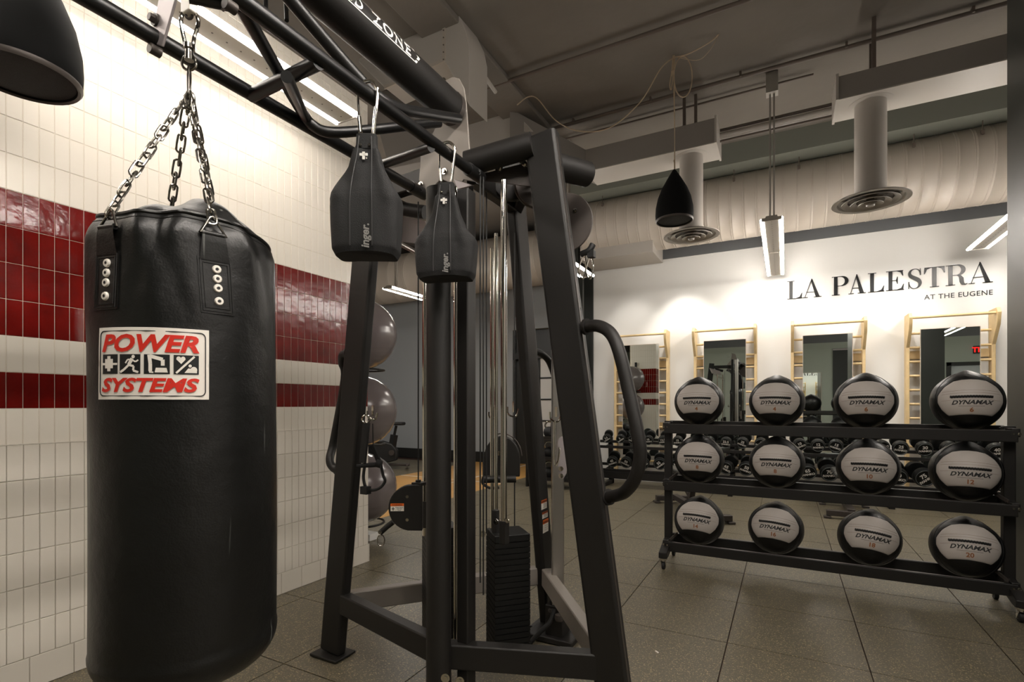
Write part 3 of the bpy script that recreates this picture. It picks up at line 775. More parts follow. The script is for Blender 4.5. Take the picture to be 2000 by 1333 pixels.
for r0 in ((0.065, 0.355, 0.235, 0.625), (0.255, 0.355, 0.445, 0.625), (0.475, 0.355, 0.685, 0.625), (0.715, 0.355, 0.915, 0.625)):
    mb.grid(lambda u, v: lab(r0[0] + (r0[2] - r0[0]) * u, r0[1] + (r0[3] - r0[1]) * v, 0.0036), 8, 6)
mb.build('black_print', M_ink, lb)
mb = MB()
def lt(s, cx, cy, w, h, shear=0.25):
    vs, fs = text_mesh(s, 0.035, shear, 'CENTER', 1.0)
    xs = [v[0] for v in vs]; ys = [v[1] for v in vs]; x0, x1, y0, y1 = min(xs), max(xs), min(ys), max(ys)
    mb.add([lab(cx - w / 2 + w * (x - x0) / (x1 - x0), cy - h / 2 + h * (y - y0) / (y1 - y0), 0.0045) for x, y in vs], fs)
lt('POWER', 0.49, 0.78, 0.86, 0.25); mb.build('red_word', M_red, lb); mb = MB()
lt('SYSTEMS', 0.49, 0.20, 0.86, 0.20); mb.build('red_word', M_red, lb)
mb = MB()
def ppoly(pts): mb.add([lab(x, y, 0.0046) for x, y in pts], [tuple(range(len(pts)))])
def pline(pts, w):
    for p, q in zip(pts, pts[1:]):
        dx, dy = (q[0] - p[0]), (q[1] - p[1]); l = math.hypot(dx / .6, dy) or 1; nx, ny = -dy / l * w / 2 * .6, dx / .6 / l * w / 2
        ppoly([(p[0] + nx, p[1] + ny), (q[0] + nx, q[1] + ny), (q[0] - nx, q[1] - ny), (p[0] - nx, p[1] - ny)])
def pdisc(x, y, r): ppoly([(x + r * .6 * math.cos(t * PI / 6), y + r * math.sin(t * PI / 6)) for t in range(12)])
# weight plates and bar
pline([(0.07, .49), (0.235, .49)], .03); pline([(.145, .39), (.145, .60)], .06); pline([(.115, .43), (.115, .56)], .05); pline([(.175, .43), (.175, .56)], .05)
# runner
pdisc(.385, .59, .025); pline([(.375, .565), (.345, .475)], .05); pline([(.345, .475), (.30, .41), (.265, .375)], .032); pline([(.345, .475), (.39, .46), (.385, .40), (.43, .375)], .03)
pline([(.37, .55), (.335, .55), (.315, .50)], .022); pline([(.37, .55), (.405, .52), (.43, .545)], .022)
# step legs
pline([(.52, .62), (.53, .50), (.53, .39)], .05); pline([(.53, .60), (.63, .555), (.63, .47)], .05); ppoly([(.565, .375), (.67, .375), (.66, .44), (.575, .44)]); pline([(.52, .38), (.555, .375)], .02)
# heart, bar and arm
pdisc(.755, .575, .03); pdisc(.79, .575, .03); ppoly([(.735, .565), (.81, .565), (.775, .50)]); pline([(.735, .37), (.88, .61)], .028); pdisc(.875, .42, .045); ppoly([(.80, .375), (.90, .375), (.90, .43), (.83, .44)]); pdisc(.845, .475, .022)
mb.build('white_pictograms', M_label, lb)
# master link, rings, swivel and snap hook
mb = MB(); c = V((BC.x, BC.y, 0))
fx = V((CS, SN, 0)); fy = V((-SN, CS, 0))
def ring(c, a, b, r, ax, az=V((0, 0, 1)), n=22): mb.tube([c + ax * (a * math.cos(2 * PI * t / n)) + az * (b * math.sin(2 * PI * t / n)) for t in range(n)], r, 7, True)
ring(c + V((0, 0, 1.915)), 0.011, 0.020, 0.0032, fx)
ring(c + V((0, 0, 1.958)), 0.004, 0.034, 0.0028, fy)
ring(c + V((0.0, 0, 2.0)), 0.0165, 0.017, 0.003, fx)
mb.cyl(c + V((0, 0, 2.005)), c + V((0, 0, 2.035)), 0.010, 0.008, 16); mb.cyl(c + V((0, 0, 2.03)), c + V((0, 0, 2.04)), 0.012, n=16)
mb.build('swivel', M_chain, bag)
mb = MB()
ctrl = [(-.008, 2.04), (-.016, 2.075), (-.018, 2.10), (-.008, 2.118), (.006, 2.118), (.018, 2.105), (.02, 2.085), (.012, 2.06), (.008, 2.04), (0, 2.034)]
mb.tube(smooth([c + fx * x + V((0, 0, z)) for x, z in ctrl], 4), 0.0042, 8); mb.build('snap_hook', M_chrome, bag)

# ============================================================ CABLE MACHINE
RZ = 2.11
mc = thing('cable_machine', 'black multi-station cable machine with pull-up rails and weight stacks', 'exercise machine', (-1.2, 1.95, 0))
# four splayed legs
def leg(f, t, w, th, axis):
    mb = MB(); mb.bar(f, t, w, th, axis)
    return mb
TZ = 2.3
def zline(a, b, z): a, b = V(a), V(b); return a.lerp(b, (z - a.z) / (b.z - a.z))
A0, A1 = V((-1.957, 1.80, 0.02)), V((-1.70, 1.80, TZ))
B0, B1 = V((-0.528, 1.82, 0.02)), V((-0.815, 1.76, 2.25))
C0, C1 = V((-1.165, 2.62, 0.02)), V((-1.165, 2.20, 2.34))
for (f, t, ax) in ((A0, A1, (0, 1, 0)), (B0, B1, (0, 1, 0))):
    mb = MB(); mb.bar(f, t, 0.128, 0.055, ax)
    lg = mb.build('leg', M_black, mc, bevel=0.012, seg=3)
    mb = MB(); mb.box((f.x, f.y, 0.010), (0.175, 0.13, 0.012)); mb.build('foot_plate', M_black, lg, bevel=0.003)
    if f is B0:
        mb = MB()
        for k in range(7):
            p = zline(B0, B1, 0.5 + 0.27 * k) + V((0.0635, 0.002, 0)); mb.cyl(p, p + V((0.003, 0, 0)), 0.006, n=10)
        mb.build('pin_hole', M_ink, lg)
        MB().bar(zline(B0, B1, 0.05) + V((0.0645, -0.012, 0)), zline(B0, B1, 2.22) + V((0.0645, -0.012, 0)), 0.003, 0.012, (0, 1, 0)).build('edge_trim', M_gun, lg)
mb = MB(); mb.bar(C0, C1, 0.055, 0.128, (0, 1, 0)); lg = mb.build('leg', M_black, mc, bevel=0.012, seg=3)
mb = MB(); mb.box((C0.x, C0.y, 0.01), (0.14, 0.2, 0.012)); mb.build('foot_plate', M_black, lg, bevel=0.003)
# warning labels on the rear leg
mb = MB(); mbo = MB(); mbi = MB()
def leglab(z, h, w=0.035):
    p = zline(C0, C1, z); x = p.x + 0.0285; y = p.y
    mb.span((x - .0005, y - w, z - h), (x, y + w, z)); mbo.span((x - .0005, y - w, z - h * .32), (x + 0.0006, y + w, z))
    mbi.text('WARNING', lambda a, b: V((x + 0.0012, y + a, z - h * .27 + b)), 0.014, bold=0.02)
    for k in range(3): mbi.text('Keep hands clear', lambda a, b: V((x + 0.0008, y + 0.006 + a, z - h * (.5 + .16 * k) + b)), 0.006)
leglab(0.720, 0.05); leglab(0.655, 0.035); leglab(0.612, 0.07)
wl = mb.build('warning_label', M_label, lg); mbo.build('orange_header', M_orange, wl); mbi.build('label_print', M_ink, wl)

# base beams
F = V((-1.17, 1.62, 0.27))
def beam(p, q, name='base_beam', m=M_black, w=0.05, h=0.095):
    o = MB().bar(p, q, h, w, (0, 0, 1)).build(name, m, mc, bevel=0.006)
    # bar(): x = d x up (horizontal), so w and h swap
    return o
def hbeam(p, q, name='base_beam', m=M_black, w=0.055, h=0.095, bv=0.006, par=None):
    p, q = V(p), V(q); d = (q - p).normalized(); up = V((0, 0, 1)); x = d.cross(up).normalized(); up = x.cross(d)
    mb = MB(); mb.box((p + q) / 2, (w, (q - p).length, h), Matrix((x, d, up)).transposed())
    return mb.build(name, m, par or mc, bevel=bv)
Ab = zline(A0, A1, 0.27); Bb = zline(B0, B1, 0.27); Cb = zline(C0, C1, 0.30)
hbeam(F, Ab + V((0.05, 0, 0))); hbeam(F + V((0, -0.01, 0)), Bb + V((-0.05, 0, 0)))
hbeam(Ab + V((0.05, 0.03, 0)), Cb + V((-0.03, -0.05, 0)), 'rear_base_beam', M_lgun); hbeam(Bb + V((-0.03, 0.03, 0)), Cb + V((0.03, -0.05, 0)), 'rear_base_beam', M_lgun)
# tower posts
T1 = V((-1.155, 1.575, 0)); T2 = V((-1.125, 1.70, 0))
mb = MB(); mb.cyl(T1 + V((0, 0, 0.01)), T1 + V((0, 0, 2.04)), 0.047, n=32); mb.cyl(T1 + V((0, 0, 0.0)), T1 + V((0, 0, 0.012)), 0.09, n=32); mb.build('tower_tube', M_black, mc)
T2 = P(911, 790, 1.98); T2.z = 0
mb = MB(); mb.box((T2.x, T2.y, 1.03), (0.05, 0.06, 2.05)); mb.build('tower_post', M_black, mc, bevel=0.005)
mb = MB()
for px, py in ((870, 1325), (898, 1331)): p = P(px, py, 1.84); bolt(mb, p, (0.4, -0.9, 0), 0.012)
mb.build('bolt', M_chrome, mc)
# monkey bar rails
X1, X2 = -1.335, -1.045
for x, ye in ((X1, 1.70), (X2, 1.68)):
    mb = MB(); mb.cyl((x, -0.9, RZ), (x, ye, RZ), 0.0195, n=20); r = mb.build('pull_up_rail', M_black2, mc)
    mb = MB(); mb.cyl((x, ye - 0.07, RZ), (x, ye + 0.02, RZ), 0.024, n=20); bolt(mb, (x + 0.02, ye - 0.03, RZ), (1, -0.3, 0), 0.008); mb.build('rail_collar', M_black2, r)
def rod(name, pts, r, m=M_black2, n=16, parent=None): return MB().tube(pts, r, n).build(name, m, parent or mc, angle=50)
rod('rung', [PX(490, 187, X1), PX(622, 122, X2)], 0.018); rod('rung', [PX(745, 322, X1), PX(842, 288, X2)], 0.016)
rod('rung', [(X1, -0.2, RZ), (X2, -0.2, RZ)], 0.018)
rod('truss_brace', smooth([P(468, 8, 1.13), P(535, 125, 1.36), P(592, 222, 1.56), P(612, 246, 1.60), P(640, 258, 1.62), P(690, 257, 1.68), P(780, 248, 1.8), P(858, 240, 1.93)], 5), 0.0165)
rod('truss_brace', smooth([P(530, -45, 1.28), P(640, 85, 1.42), P(718, 172, 1.52), P(748, 196, 1.56), P(782, 213, 1.63), P(830, 222, 1.75), P(895, 232, 1.93)], 5), [0.018] * 26 + [0.0185] * 4 + [0.02] if False else 0.018)
rod('truss_brace', [P(455, 12, 1.12), P(368, -6, 1.08)], 0.012); rod('truss_brace', [PX(600, 238, X1), PX(560, 150, X2) + V((0, 0, 0.0))], 0.014)
rod('truss_brace', [P(557, -30, 1.5), P(560, 40, 1.46)], 0.006); rod('truss_brace', [P(519, -30, 1.4), P(519, 30, 1.36)], 0.006)
# big top tube with lettering
BX, BZ = -1.165, 2.40; BRR = 0.060
mb = MB(); mb.cyl((BX, -0.9, BZ), (BX, 1.66, BZ), BRR, n=40); bt = mb.build('top_tube', M_black, mc)
mb = MB(); mb.cyl((BX, 1.66, BZ), (BX, 1.685, BZ), BRR * 1.03, n=40); mb.build('tube_end', M_gun, bt)
mb = MB()
def ontube(x, y):   # text runs toward the tower, on the flank that faces the room
    a = dg(6) + y / BRR
    return V((BX + (BRR + 0.0012) * math.cos(a), x, BZ + (BRR + 0.0012) * math.sin(a)))
ylo = PX(700, 5, BX + BRR).y; yhi = PX(780, 92, BX + BRR).y
mb.text('HUD', lambda x, y: ontube(ylo + 0.02 - x * -1, y - 0.012), 0.05, bold=0.02, align='RIGHT', space=1.1)
mb.text('ZONE', lambda x, y: ontube(ylo + 0.06 + x, y - 0.012), 0.05, bold=0.02, align='LEFT', space=1.15, sx=1.2)
ye = max(p.y for p in mb.v)
for y in (-0.018, 0.034):
    mb.add([ontube(q, y + dy) for q in (ylo - 0.3, ye + 0.03) for dy in (0, 0.003)], [(0, 1, 3, 2)])
mb.add([ontube(ye + 0.03, -0.018), ontube(ye + 0.05, 0.008), ontube(ye + 0.03, 0.037), ontube(ye + 0.02, 0.037), ontube(ye + 0.038, 0.008), ontube(ye + 0.02, -0.018)], [(0, 1, 4, 5), (1, 2, 3, 4)])
mb.build('tube_lettering', M_logo, bt)
# gusset plates
YP = 1.70
def plate(pts, name, m, y=YP, t=0.008): return MB().prism([PY(a, b, y) for a, b in pts], (0, t, 0)).build(name, m, mc, bevel=0.002)
g1 = plate([(866, 162), (872, 156), (884, 150), (896, 153), (906, 172), (910, 200), (918, 306), (940, 330), (946, 346), (938, 356), (905, 351), (896, 366), (862, 349), (833, 378), (818, 352), (822, 305), (840, 270), (856, 240), (862, 200)], 'gusset_plate', M_lgun)
g3 = plate([(886, 350), (925, 362), (893, 370)], 'gusset_plate', M_plate, YP - 0.006)
mb = MB()
for px, py in ((868, 335), (822, 361), (866, 158), (893, 186), (838, 208)): bolt(mb, PY(px, py, YP - 0.004), (0, -1, 0), 0.009, 0.010)
mb.build('bolt', M_chrome, mc)
rod('frame_tube', [P(912, 320, 2.0), P(1040, 283, 1.93)], 0.046, M_black, 28)
mb = MB(); mb.prism([P(922, 345, 2.05), P(1050, 312, 2.0), P(1050, 365, 2.0), P(930, 352, 2.05)], (0, 0.008, 0)); mb.build('gusset_plate', M_gun, mc)
mb = MB(); bolt(mb, P(975, 329, 2.0), (0, -1, 0), 0.012); bolt(mb, P(1025, 322, 1.97), (0, -1, 0), 0.009, 0.03); mb.build('bolt', M_chrome, mc)
mb = MB(); b1 = B1 + V((-0.01, 0.03, -0.09)); mb.cyl(b1, b1 + V((0.10, 0.22, 0.02)), 0.05, n=28); mb.build('frame_tube', M_black, mc)
# cross arm for the left station: curved black bar left of the tower
rod('frame_tube', smooth([P(762, 392, 2.35), P(790, 408, 2.33), P(830, 415, 2.3)]), 0.03, M_black, 18)
mb = MB(); mb.prism([P(740, 412, 2.5), P(830, 432, 2.4), P(850, 480, 2.4), P(770, 470, 2.5)], (0, 0.01, 0)); mb.build('gusset_plate', M_plate, mc)
rod('cable_arm', [P(770, 470, 2.45), P(862, 520, 2.35)], 0.012, M_silver)
hbeam(zline(A0, A1, 2.2), V((-1.17, 1.75, 2.2)), 'top_beam', M_black, 0.05, 0.08)
hbeam(V((-1.12, 1.75, 2.16)), zline(C0, C1, 2.2), 'top_beam', M_black, 0.05, 0.08)
hbeam(zline(B0, B1, 2.2), zline(C0, C1, 2.2), 'top_beam', M_black, 0.05, 0.08)
# left foot of pulley sheaves and cheek plates, high in the machine
def disc(name, c, r, th, nrm, m, parent=None, rim=True):
    c, nrm = V(c), V(nrm).normalized(); R = nrm.to_track_quat('Z', 'Y').to_matrix(); h = th / 2
    mb = MB(); prof = [(0, -h), (r * .9, -h), (r, -h + .004), (r, -h * .3), (r * .95, 0), (r, h * .3), (r, h - .004), (r * .9, h), (0, h)] if rim else [(0, -h), (r - .003, -h), (r, -h + .003), (r, h - .003), (r - .003, h), (0, h)]
    mb.lathe(prof, c, 48, R); return mb.build(name, m, parent or mc, angle=30)
tocam = lambda p: V((-p.x, -p.y, 0)).normalized()
c = P(1000, 355, 2.25); disc('pulley_wheel', c, 0.085, 0.03, (0.55, -0.8, 0), M_black)
c = P(1045, 362, 2.2); disc('pulley_wheel', c, 0.1, 0.03, (0.8, -0.6, 0), M_gun)
# cheek disc behind the right leg
c = P(1100, 437, 2.28); ck = disc('pulley_cover', c, 0.135, 0.012, (0.1, -1, 0.0), M_gun, rim=False)
mb = MB()
q = P(1123, 412, 2.255); bolt(mb, q, (0, -1, 0), 0.008); mb.build('bolt', M_chrome, ck)
mb = MB(); mo = MB(); mi = MB()
q = P(1133, 443, 2.262)
mb.box(q, (0.05, 0.002, 0.045)); mo.box(q + V((0, -0.002, 0.015)), (0.05, 0.001, 0.015)); 
for k, s in enumerate(('Keep Hands', 'and Feet', 'Away')): mi.text(s, lambda x, y: q + V((x, -0.002, 0.0 - 0.009 * k + y)), 0.009)
wl = mb.build('warning_label', M_label, ck); mo.build('orange_header', M_orange, wl); mi.build('label_print', M_ink, wl)
# pivot & carabiner under it
mb = MB(); q = P(1150, 488, 2.28); mb.tube(smooth([P(1135, 497, 2.3), P(1150, 490, 2.28), P(1158, 478, 2.28)]), 0.014, 10); mb.box(P(1155, 497, 2.28), (0.03, 0.03, 0.03)); mb.build('cable_stop', M_rubber, mc)
mb = MB()
for x0 in (0, -14):
    mb.tube(smooth([P(1156 + x0, 500, 2.28), P(1158 + x0, 520, 2.28), P(1153 + x0, 545, 2.28), P(1144 + x0, 530, 2.28), P(1150 + x0, 505, 2.28)]), 0.004, 7)
mb.build('carabiner', M_chrome, mc)

# weight stacks
R45 = Matrix.Rotation(dg(45), 3, 'Z')
def stack(c, w, dep, z0, z1, n, label_side=True):
    mb = MB(); h = (z1 - z0) / n
    for k in range(n): mb.box((c.x, c.y, z0 + h * (k + .5)), (w, dep, h * 0.84), R45); 
    mb.box((c.x, c.y, (z0 + z1) / 2), (w * .93, dep * .93, z1 - z0), R45)
    st = mb.build('weight_stack', M_stack, mc, merge=False)
    MB().box((c.x, c.y, z1 + 0.015), (w * 1.0, dep, 0.03), R45).build('top_plate', M_stack, st, bevel=0.003)
    MB().box((c.x, c.y, z0 - 0.03), (w * .6, dep * .8, 0.06), R45).build('stack_bumper', M_rubber, st)
    return st
S2 = V((-1.035, 1.90, 0)); s2 = stack(S2, 0.15, 0.15, 0.20, 0.665, 20)
S1 = V((-1.46, 2.0, 0)); s1 = stack(S1, 0.15, 0.15, 0.13, 0.62, 20)
def chrome_rod(p, z0, z1, r=0.0125): MB().cyl((p.x, p.y, z0), (p.x, p.y, z1), r, n=20).build('guide_rod', M_chrome, mc)
for (px, d, z0, z1) in ((984, 1.99, 0.69, 2.10), (969, 2.16, 0.2, 1.95), (961, 2.2, 0.2, 1.9)): chrome_rod(P(px, 800, d), z0, z1, 0.0125 if px > 980 else 0.008)
for (px, d, z0, z1) in ((830, 2.3, 0.64, 2.0), (836, 2.5, 0.13, 2.0), (890, 2.1, 0.25, 2.12)): chrome_rod(P(px, 800, d), z0, z1, 0.012 if px < 880 else 0.009)
def cable(p, z0, z1, r=0.003): MB().cyl((p.x, p.y, z0), (p.x, p.y, z1), r, n=8).build('cable', M_rubber, mc)
for (px, d, z0, z1) in ((817, 2.2, 0.88, 2.1), (938, 1.95, 0.55, 2.1), (950, 2.1, 0.7, 2.1), (944, 1.96, 0.5, 2.1), (1005, 2.3, 0.6, 2.0), (901, 2.1, 0.5, 2.1)): cable(P(px, 800, d), z0, z1)
mb = MB(); q = P(985, 1040, 1.99); mb.box((q.x, q.y, q.z + 0.0), (0.03, 0.03, 0.09)); q2 = P(968, 1020, 2.14); mb.box(q2, (0.025, 0.025, 0.1)); q = P(832, 1005, 2.3); mb.box((q.x, q.y, q.z), (0.03, 0.03, 0.12)); mb.build_split('rod_collar', M_black, mc, 1, bevel=0.003)
mb = MB(); bolt(mb, P(969, 1020, 2.05), (0, -1, 0), 0.008); bolt(mb, P(991, 1018, 1.97), (0, -1, 0), 0.006); bolt(mb, P(943, 1043, 2.0), (0.2, -1, 0), 0.009); mb.build('bolt', M_chrome, mc)
# upper guards on posts
plate([(915, 365), (924, 365), (924, 1285), (915, 1285)], 'post_face', M_black, 1.72, 0.004)
# left pulley carriage with warning label
c = P(803, 990, 2.22); nr = V((0.5, -0.86, 0)).normalized(); 
cc = P(806, 990, 2.2); R = nr.to_track_quat('Z', 'Y').to_matrix()
mb = MB(); tgv = V((0, 0, 1)).cross(nr).normalized()
ptsd = [cc + tgv * (0.098 * math.cos(t) * 1.0) + V((0, 0, 0.098 * math.sin(t))) for t in [dg(100 + i * 10) for i in range(17)]]
ptsd = ptsd + [cc + tgv * 0.045 + V((0, 0, -0.098)), cc + tgv * 0.045 + V((0, 0, 0.098))]
mb.prism(ptsd, nr * 0.03); pc = mb.build('pulley_cover', M_black, mc, bevel=0.003)
mb = MB()
for py in (970, 1015): bolt(mb, P(796, py, 2.18) , nr, 0.009, 0.012)
mb.build('bolt', M_chrome, pc)
mb = MB(); mo = MB(); mi = MB()
lc = cc - tgv * 0.06 + nr * 0.0312 + V((0, 0, 0.003))
Rl = Matrix((tgv, nr, V((0, 0, 1)))).transposed()
mb.box(lc, (0.056, 0.001, 0.032), Rl); mo.box(lc + nr * .001 + V((0, 0, 0.011)), (0.056, 0.001, 0.011), Rl)
mi.text('WARNING', lambda x, y: lc + nr * .0022 + tgv * x + V((0, 0, 0.0075 + y)), 0.009, bold=.02)
for k, s in enumerate(('Keep Hands', 'and Feet', 'Away')): mi.text(s, lambda x, y: lc + nr * .0016 + tgv * (x + 0.009) + V((0, 0, -0.002 - 0.0058 * k + y)), 0.0065, bold=.01)
mi.box(lc + nr * .0012 + tgv * -0.017 + V((0, 0, -0.006)), (0.012, 0.0008, 0.003), Rl); mi.box(lc + nr * .0012 + tgv * -0.017 + V((0, 0, -0.006)), (0.003, 0.0008, 0.015), Rl)
wl = mb.build('warning_label', M_label, pc); mo.build('orange_header', M_orange, wl); mi.build('label_print', M_ink, wl)
mb = MB(); mb.tube([P(768, 1020, 2.2), P(755, 1030, 2.2), P(743, 1041, 2.2)], 0.012, 10); mb.build('cable_stop', M_rubber, mc)
mb = MB(); bolt(mb, P(742, 1040, 2.18), (0.4, -0.9, 0), 0.006)
mb.tube([P(744 + 7 * math.cos(t * PI / 8), 1056 + 11 * math.sin(t * PI / 8), 2.2) for t in range(16)], 0.003, 6, True); mb.build('carabiner', M_chain, mc)
mb = MB(); mb.box(P(820, 945, 2.2), (0.05, 0.05, 0.012)); mb.cyl(P(817, 945, 2.2), P(817, 938, 2.2), 0.012, n=14); mb.build('cable_anchor', M_black, mc)
# middle pulley carriage
cc = P(981, 895, 2.3); nr = V((0.42, -0.9, 0)).normalized(); tgv = V((0, 0, 1)).cross(nr).normalized()
ptsd = [cc + tgv * (0.080 * math.cos(t)) + V((0, 0, 0.1 * math.sin(t))) for t in [dg(i * 12) for i in range(16)]] + [cc + tgv * -0.08 + V((0, 0, -0.08)), cc + tgv * 0.08 + V((0, 0, -0.08))]
mb = MB(); mb.prism(ptsd, nr * 0.03); pc = mb.build('pulley_cover', M_black, mc, bevel=0.004)
mb = MB(); bolt(mb, P(976, 886, 2.26), nr, 0.008); mb.build('bolt', M_chrome, pc)
mb = MB(); mb.tube(smooth([cc + tgv * (0.088 * math.cos(t)) + V((0, 0, 0.11 * math.sin(t))) for t in [dg(i * 15 + 5) for i in range(8)]]), 0.003, 6); mb.build('cable_guard', M_gun, mc)
rod('handle_bar', [P(945, 937, 2.2), P(1008, 936, 2.2)], 0.016, M_black, 16)
rod('handle_strap', smooth([P(944, 932, 2.2), P(943, 945, 2.2), P(958, 954, 2.2), P(975, 953, 2.2)]), 0.006, M_rubber, 8)

# rear adjustable column
cx = P(1089, 800, 2.68); cx.z = 0
mb = MB(); mb.box((cx.x, cx.y, 1.22), (0.062, 0.062, 2.2), Matrix.Rotation(dg(28), 3, 'Z')); cl = mb.build('adjustment_column', M_silver, mc, bevel=0.006)
mb = MB(); mb.box((cx.x, cx.y, 0.1), (0.1, 0.1, 0.18)); mb.box((cx.x - 0.02, cx.y, 0.02), (0.26, 0.16, 0.03)); mb.build('column_foot', M_black, mc, bevel=0.006)
mb = MB(); mb.tube(smooth([P(1030, 1262, 2.6), P(1055, 1235, 2.6), P(1075, 1215, 2.6), P(1082, 1190, 2.62)]), 0.012, 10); mb.build('cable_hose', M_rubber, mc)
mb = MB(); mb.lathe([(0, 0.02), (0.02, 0.015), (0.024, 0), (0.02, -0.015), (0, -0.02)], P(1092, 1207, 2.58), 18); bolt(mb, P(1074, 1193, 2.58), (0, -1, 0), 0.008); mb.build('ball_stop', M_gun, mc)
# hook plate on the column
q = P(1101, 893, 2.5)
mb = MB(); mb.prism([P(1090, 860, 2.5), P(1096, 853, 2.5), P(1104, 858, 2.5), P(1108, 880, 2.5), P(1106, 925, 2.5), P(1100, 936, 2.5), P(1091, 932, 2.5)], (0, 0.006, 0)); pl = mb.build('hook_plate', M_plate, mc)
mb = MB(); bolt(mb, P(1096, 916, 2.49), (0, -1, 0), 0.009); bolt(mb, P(1096, 930, 2.49), (0, -1, 0), 0.009); mb.build('bolt', M_chrome, pl)
def jhook(px, py, d, s=1.0, parent=None):
    mb = MB(); mb.tube(smooth([P(px - 12 * s, py - 10 * s, d), P(px - 11 * s, py + 3 * s, d), P(px - 2 * s, py + 9 * s, d), P(px + 6 * s, py + 7 * s, d), P(px + 10 * s, py - 6 * s, d)]), 0.0045, 8)
    mb.box(P(px, py - 10 * s, d + .01), (0.012, 0.004, 0.05)); mb.build('storage_hook', M_chrome, mc)
jhook(1086, 815, 2.5); jhook(1003, 805, 2.4, 1.0); jhook(963, 812, 2.5, .7); jhook(728, 812, 2.36, 0.9)
mb = MB(); mb.cyl(P(1084, 822, 2.5), P(1083, 898, 2.5), 0.006, n=10); mb.tube(smooth([P(1083, 898, 2.5), P(1085, 910, 2.5), P(1090, 900, 2.5), P(1093, 878, 2.5), P(1091, 875, 2.5)]), 0.0045, 8); mb.build('carabiner', M_chrome, mc)

# big bent handles
def handle(p, name='bent_handle', r=0.022, parent=None):
    mb = MB(); mb.tube(smooth(p, 6), r, 18); 
    for e, f in ((p[0], p[1]), (p[-1], p[-2])):
        e, f = V(e), V(f); mb.cyl(e, e + (f - e).normalized() * 0.012, r * 1.35, n=18)
    return mb.build(name, M_black, mc, angle=60)
dB = 1.86
handle([P(1143, 639, dB), P(1168, 637, dB - .04), P(1193, 652, dB - .1), P(1210, 690, dB - .14), P(1228, 765, dB - .17), P(1246, 850, dB - .2), P(1250, 895, dB - .2), P(1240, 935, dB - .18), P(1222, 960, dB - .12), P(1205, 968, dB - .05), P(1186, 972, dB)])
Ap1 = zline(A0, A1, H + (790 - 690) / 1000 * 2.42); Ap2 = zline(A0, A1, H + (790 - 905) / 1000 * 2.45)
handle([Ap1 + V((-0.06, 0, 0)), Ap1 + V((-0.095, 0, -0.005)), Ap1 + V((-0.12, 0.02, -0.04)), Ap1 + V((-0.125, 0.04, -0.12)), Ap2 + V((-0.14, 0.04, 0.1)), Ap2 + V((-0.125, 0.0, 0.01)), Ap2 + V((-0.10, -0.0, -0.03)), Ap2 + V((-0.06, 0, -0.04))], r=0.02)
rod('bent_handle', smooth([P(1040, 686, 2.7), P(1058, 692, 2.75), P(1075, 712, 2.8), P(1086, 760, 2.85), P(1080, 850, 2.85)]), 0.018, M_black, 14)

# hanging attachments on the left leg: rope handle
o = thing('rope_attachment', 'black strap handle hanging from a hook on the left machine leg', 'cable attachment', P(735, 960, 2.36))
mb = MB(); q = P(714, 823, 2.36)
mb.tube([P(715 + 8 * math.cos(t * PI / 8), 819 + 8 * math.sin(t * PI / 8), 2.36) for t in range(16)], 0.004, 7, True); mb.build('ring', M_chrome, o)
mb = MB(); mb.bar(P(716, 826, 2.36), P(708, 905, 2.36), 0.035, 0.012, (0, 1, 0)); mb.cyl(P(697, 911, 2.36), P(738, 908, 2.36), 0.009, 0.012); mb.build('webbing', M_nylon, o)
mb = MB(); mb.bar(P(728, 828, 2.37), P(729, 875, 2.37), 0.004, 0.004); mb.bar(P(727, 870, 2.37), P(741, 905, 2.37), 0.022, 0.01, (0, 1, 0)); mb.cyl(P(735, 905, 2.34), P(745, 908, 2.34), 0.018, n=14); mb.build('strap', M_nylon, o)
mb = MB(); mb.tube(smooth([P(712, 912, 2.36), P(710, 935, 2.36), P(716, 955, 2.36), P(730, 958, 2.36), P(744, 952, 2.36), P(752, 940, 2.36), P(748, 928, 2.36), P(744, 908, 2.36)]), 0.007, 8); mb.box(P(714, 958, 2.36), (0.04, 0.03, 0.035)); mb.build('hand_loop', M_rubber, o)

# bracket that carries the bag (clamped on the rails)
hb = thing('bag_hanger', 'zinc grey folded steel bracket clamped over the rails above the heavy bag', 'bracket', (BC.x, BC.y, RZ))
mb = MB(); yb = 0.68
mb.prism([(X1 - .02, yb, RZ - .005), (X1 + .03, yb, RZ - .03), (X1 + .085, yb, RZ + .06), (BC.x + .015, yb, RZ + .16), (BC.x - .06, yb, RZ + .17), (X1 + .02, yb, RZ + .10)], (0, 0.006, 0))
mb.prism([(X2 + .02, yb, RZ - .005), (X2 - .03, yb, RZ - .03), (X2 - .085, yb, RZ + .06), (BC.x - .015, yb, RZ + .16), (BC.x + .06, yb, RZ + .17), (X2 - .02, yb, RZ + .10)], (0, 0.006, 0))
mb.build('side_plate', M_plate, hb, bevel=0.002)
mb = MB(); mb.box((BC.x, yb - 0.005, RZ + 0.055), (0.036, 0.02, 0.115)); mb.build('eye_plate', M_label, hb, bevel=0.004)
mb = MB(); mb.tube([V((BC.x, yb - .005, RZ - 0.004)) + fx * (.007 * math.cos(t * PI / 8)) + V((0, 0, .007 * math.sin(t * PI / 8))) for t in range(16)], 0.003, 6, True); mb.build('eye', M_gun, hb)
mb = MB()
for x in (X1, X2):
    bolt(mb, (x + 0.006, yb - 0.0, RZ + 0.04), (0, -1, 0), 0.011, 0.016)
    mb.cyl((x, yb + 0.012, RZ - 0.030), (x, yb - 0.012, RZ - 0.030), 0.012, n=16)
mb.build_split('clamp_bolt', M_gun, hb, 1)

